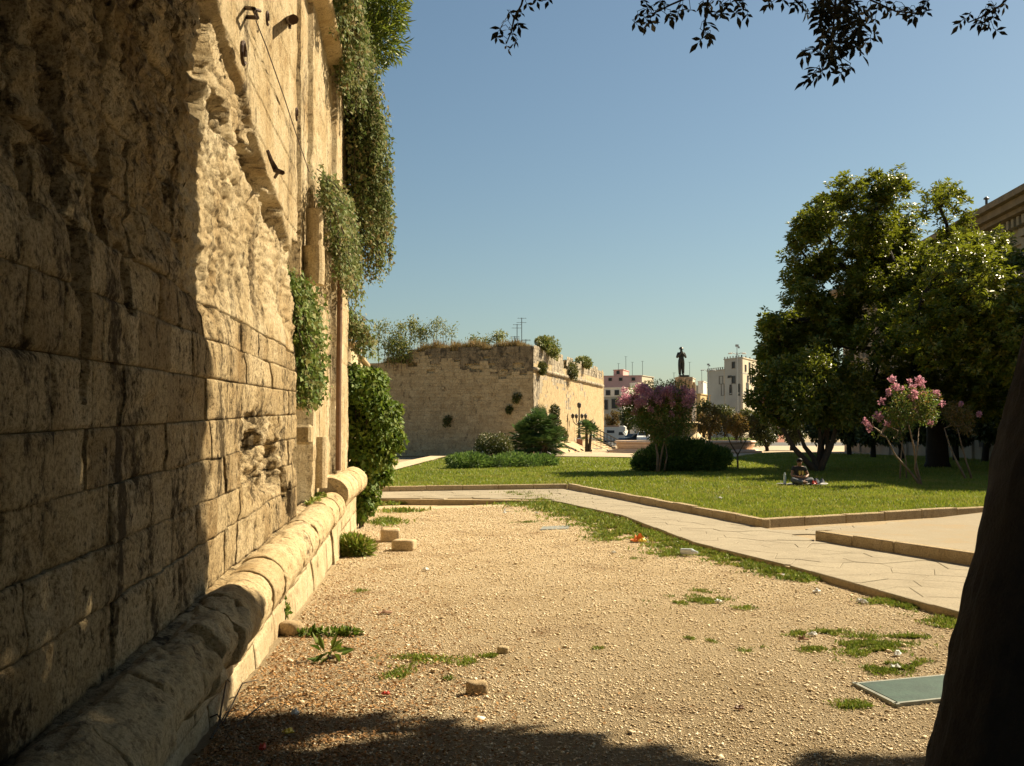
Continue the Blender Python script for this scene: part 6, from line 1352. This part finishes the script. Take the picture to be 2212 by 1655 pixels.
rock('rock', 'small pale stone next to the grass tuft in the middle', gp(1087, 1411), (.085, .07, .055), 9, 'plinth', .2); rock('rock', 'white chip of stone near the wall foot in the sun', gp(568, 1488), (.05, .035, .025), 10, 'plinth', .4)
small('food_wrapper', 'orange and yellow crumpled wrapper on the grass strip by the path', 'wrapper', gp(1376, 1172, .02), 'orange', crumple(.17, .14, .12, 11), .3); small('food_wrapper', 'small yellow scrap right beside the orange wrapper', 'wrapper', gp(1388, 1173, .02), 'yellowp', crumple(.10, .10, .07, 12), .9)
b = MB(); b.tube([(-.10, 0, .04), (.05, 0, .045), (.09, 0, .04), (.13, 0, .035)], [.038, .038, .02, .014], 10); o = b.build('plastic_bottle', M['clear'], None, gp(1487, 1202, .02), -.5); tag(o, 'cloudy plastic bottle lying on the grass strip by the path', 'bottle')
for (u, v, w_, lab) in ((1460, 1176, .12, 'white paper scrap on the grass strip left of the bottle'), (1475, 1198, .07, 'tiny white scrap touching the plastic bottle'), (1765, 1281, .10, 'white paper scrap below the path edge'), (1862, 1304, .11, 'flat white paper near the path edge on the right'), (1939, 1418, .075, 'white scrap in the big green patch'), (1932, 1446, .07, 'cream scrap at the foot of the big green patch'), (1755, 1375, .075, 'white scrap beside the left end of the green patches'), (1553, 1303, .08, 'white scrap on the middle weed patch'), (920, 1233, .10, 'white paper on the bare gravel, far left'), (1562, 1158, .08, 'white fleck of paper at the path edge'), (1556, 1077, .12, 'white scrap on the near lawn'), (1160, 1110, .10, 'white scrap at the far end of the grass strip'), (1325, 1196, .07, 'pale scrap below the grass strip'), (1692, 1246, .05, 'tiny pale scrap at the end of the grass strip'), (1090, 1109, .08, 'pale scrap on the far gravel edge')):
    small('paper_scrap', lab, 'paper', gp(u, v, .012) if v > 1085 and u != 1556 else G(u, v, ZL + .03), 'whitep', crumple(w_, w_ * .6, w_ * .35, int(u)), u % 3)
small('paper_scrap', 'white and red paper scrap near the wall foot', 'paper', gp(637, 1547, .01), 'whitep', crumple(.045, .03, .03, 31), .4); small('plastic_scrap', 'red plastic scrap in the foreground shade', 'scrap', gp(567, 1623, .012), 'redp', crumple(.03, .04, .03, 33)); small('plastic_scrap', 'red fleck of plastic on the sunlit gravel', 'scrap', gp(833, 1504, .012), 'redp', crumple(.05, .03, .015, 34))
small('cardboard_scrap', 'brown cardboard scrap on the gravel', 'cardboard', gp(833, 1327, .012), 'roof_brown', crumple(.12, .06, .02, 35)); small('dry_leaf', 'single yellow leaf in the foreground shade', 'leaf', gp(622, 1588, .012), 'yellowp', crumple(.06, .035, .02, 36), .4); small('wood_scrap', 'dark wood scrap on the gravel by the path corner', 'wood', gp(1735, 1410 - 25, .012), 'roof_brown', crumple(.08, .04, .03, 38)); small('plastic_scrap', 'small green plastic scrap in the right gravel', 'scrap', gp(1596, 1535, .01), 'pipe', crumple(.06, .03, .02, 39))
# twigs
b = MB(); q0 = gp(488, 1560); 
for (u1, v1, u2, v2, hh) in ((480, 1570, 560, 1475, .10), (500, 1580, 645, 1500, .05), (470, 1580, 505, 1490, .16), (455, 1600, 520, 1540, .06), (440, 1560, 500, 1605, .08)):
    a_, c_ = gp(u1, v1, .01), gp(u2, v2, .02); m_ = a_.lerp(c_, .5) + Vector((0, 0, hh)); b.tube([a_ - q0, m_ - q0, c_ - q0], [.006, .004, .002], 5)
tag(b.build('fallen_twig', M['bark'], None, q0), 'dry bent twigs lying in the shade at the wall foot', 'twig')
# hatches
M['teal'] = plain('teal_cover', (0.034, 0.066, 0.046), .5, 0, .35, 7, .002); M['hatchrim'] = plain('hatch_frame', (0.24, 0.25, 0.215), .55, .3, .3, 12)
def hatch(label, a_, b_, c_, mat, group='flat covers set in the gravel', hz=1.0):
    """a->b front edge, a->c side edge"""
    t_ = thing('hatch_cover', a_, label, 'hatch', group); x = b_ - a_; y = c_ - a_; x.z = y.z = 0; q = [Vector((0, 0, 0)), x, x + y, y]
    pr = MB(); ins = [q[0] + (x + y) * .04, x * .96 + y * .04, (x + y) * .96, x * .04 + y * .96]; pr.prism([p_[:2] for p_ in ins], -.05, .026 * hz); pr.build('cover', M[mat], t_)
    for i in range(4):
        p0, p1 = q[i], q[(i + 1) % 4]; d = p1 - p0; c0 = (p0 + p1) / 2; inn = ((x + y) / 2 - c0).normalized() * .02; mb = MB(); mb.box((c0.x + inn.x, c0.y + inn.y, .0), (d.length + (.024 if i % 2 else -.004), .024, .055 * hz), math.atan2(d.y, d.x)); mb.build('frame', M['hatchrim'], t_)
A_ = gp(1840, 1481); B_ = gp(2043, 1464); Cc = gp(1933, 1529)
hatch('teal metal hatch cover with a pale frame beside the foreground trunk', A_, A_ + (B_ - A_) * 1.5, Cc, 'teal', hz=.7)
A_ = gp(1166, 1146); B_ = gp(1228, 1143); Cc = gp(1172, 1138); hatch('faint greenish cover flush with the gravel in the middle distance', A_, B_, Cc, 'hatchrim', hz=.55)
A_ = gp(1088, 1106); B_ = gp(1140, 1106); Cc = gp(1090, 1100); hatch('grey flush cover farther away in the gravel', A_, B_, Cc, 'kerb', hz=.5)
# pigeons
for i, (x, y) in enumerate(((1700, 1295), (1790, 1297), (1845, 1292), (1920, 1302), (1500, 1326), (1575, 1326), (2060, 1300), (1740, 1300))):
    u = (800 + x / 3.687) / 1.0343; v = (660 + y / 3.687) / 1.0343; p = G(u, v, ZL if y > 1310 else .1); t_ = thing('pigeon', p, ['grey pigeon on the plaza edge, leftmost of the row', 'grey pigeon on the plaza edge nearest the metal fence', 'grey pigeon on the plaza edge below the small palm', 'grey pigeon on the plaza edge under the metal stairs', 'grey pigeon on the lawn, left one of two', 'grey pigeon on the lawn, right one of two', 'grey pigeon at the foot of the metal stairs', 'grey pigeon second from the left on the plaza edge'][i], 'pigeon', 'pigeons by the fountain', random.uniform(0, 6.28))
    skinned('body', [(-.16, 0, .13), (-.08, 0, .15), (.04, 0, .17), (.10, 0, .22), (.12, 0, .28), (.17, 0, .275)], [(0, 1), (1, 2), (2, 3), (3, 4), (4, 5)], [.02, .055, .07, .045, .035, .008], M['darkmetal'], t_, 2, 1)
    for s_ in (-1, 1): mb = MB(); mb.tube([(.0, s_ * .03, .12), (.01, s_ * .03, 0), (.05, s_ * .03, 0)], .008, 4); mb.build('leg', M['redp'], t_)

# ------------------------------------------------------------------ weeds and grass in the gravel
def weedpatch(label, spots, n, h=.05, mat='weed'):
    u, v, ru, rv = [np.array([s_[i] for s_ in spots], float) for i in range(4)]; w_ = ru * rv; k_ = rng.choice(len(spots), n, p=w_ / w_.sum()); a_ = rng.random(n) * 6.283; r_ = np.minimum(np.abs(rng.normal(0, .62, n)), 1.8); Uc = u[k_] + ru[k_] * r_ * np.cos(a_); Vc = v[k_] + rv[k_] * r_ * np.sin(a_)
    Yc = EYE * F / (Vc - 935); Xc = (Uc - CU) / F * Yc; q = fbm(Xc * 5, Yc * 5, 4, 61, .65); m_ = q > -.02 + .22 * np.maximum(0, r_ - .7); Xc, Yc = Xc[m_], Yc[m_]
    P = np.stack([Xc, Yc, gz(Xc, Yc)], -1); A = np.stack([rng.normal(0, .9, len(P)), rng.normal(0, .9, len(P)), np.ones(len(P))], -1)
    sz_ = h * rng.uniform(.5, 1.4, len(P)) * np.maximum(1, Yc / 14)
    o = leafobj('weed_grass', P, A, rdir(len(P)) + np.array([0, 0, .6]), sz_, .28, M[mat]); tag(o, label, kind='stuff'); return o
strip_ = [(1100 + 110 * t_, 1072 + 24 * t_ ** 1.3, 55, 9) for t_ in np.linspace(0, 1, 6)] + [(1210 + 130 * t_, 1098 + 40 * t_, 38, 12) for t_ in np.linspace(0, 1, 8)] + [(1330 + 170 * t_, 1140 + 42 * t_, 42, 11) for t_ in np.linspace(0, 1, 8)] + [(1500 + 230 * t_, 1186 + 62 * t_, 34, 9) for t_ in np.linspace(0, 1, 9)] + [(1310, 1160, 40, 6), (1450, 1195, 55, 6)]
weedpatch('rough green grass strip along the edge of the path', [(a, b, c * 1.3, d * 1.35) for a, b, c, d in strip_], 95000, .05)
weedpatch('thin grass line between the far gravel and the path', [(830 + 270 * t_, 1084 - 14 * t_, 30, 2.2) for t_ in np.linspace(0, 1, 14)] + [(840, 1120, 40, 7), (870, 1098, 50, 3)], 6000, .06)
weedpatch('weed patch in the middle of the gravel', [(1500, 1297, 60, 10), (1445, 1302, 45, 7), (1545, 1300, 40, 9), (1600, 1311, 35, 5), (1520, 1276, 30, 5), (1470, 1285, 30, 5)], 8000, .03)
weedpatch('largest green weed patch near the hatch cover', [(1890, 1400, 70, 26), (1940, 1430, 60, 16), (1850, 1385, 50, 14), (1780, 1365, 40, 7), (1730, 1367, 40, 6), (1750, 1400, 30, 6), (1960, 1376, 45, 6), (1900, 1440, 40, 12)], 26000, .03)
weedpatch('weeds along the right end of the path edge', [(1960, 1310, 60, 12), (2030, 1345, 45, 14), (1900, 1298, 40, 6)], 9000, .035)
weedpatch('small grass tufts in the foreground gravel', [(860, 1448, 36, 20), (915, 1418, 60, 10), (1000, 1425, 40, 9), (1060, 1412, 28, 8), (1835, 1517, 45, 9), (1360, 1205, 30, 3), (1630, 1402, 35, 5), (1535, 1380, 20, 4), (1480, 1376, 30, 4), (780, 1262, 30, 5), (960, 1463, 22, 5), (1140, 1127, 40, 3), (1260, 1090, 40, 6), (1075, 1378, 20, 3), (1290, 1398, 15, 3)], 9000, .028)
def plant(label, u, v, lobes, n, size, wid, mat='weed', group='weeds at the wall foot'):
    return shrub('weed_plant', label, 'weed', gp(u, v), lobes, n, size, wid, mat, group, -.3, None, 0.0)
plant('feathery green weed growing beside the cut stone block at the wall foot', 757, 1200, [((0, 0, .12), (.22, .22, .14)), ((.16, -.05, .1), (.16, .18, .12)), ((-.14, 0, .08), (.14, .15, .1))], 2600, .09, .14)
plant('small leafy weed growing out of the wall foot above the rock', 606, 1350, [((0, 0, .13), (.06, .06, .09))], 160, .05, .6, 'ivyfresh')
plant('low trailing green weed right of the rough rock', 700, 1374, [((-.12, 0, .02), (.10, .06, .03)), ((.05, 0, .02), (.14, .06, .03)), ((.2, 0, .02), (.1, .05, .03))], 500, .045, .5, 'ivyfresh')
plant('broad leaved weed beside the small pinkish stone', 712, 1428, [((0, 0, .05), (.10, .06, .06))], 26, .11, .3, 'ivyfresh')
# dry leaf litter towards the wall and in the shade
n = 15000; d = 4.0 + np.minimum(rng.exponential(2.6, n), 12); x = -1.1 - .082 * d + np.abs(rng.normal(0, .75, n)); P = np.stack([x, d, gz(x, d) + .012], -1)
A = rng.normal(0, 1, (n, 3)) * np.array([1, 1, .25]); tag(leafobj('leaf_litter', P, A, np.array([0, 0, 1.0]) + rng.normal(0, .3, (n, 3)), rng.uniform(.012, .035, n), .6, M['litter']), 'dry brown leaf litter gathered near the wall foot', kind='stuff')
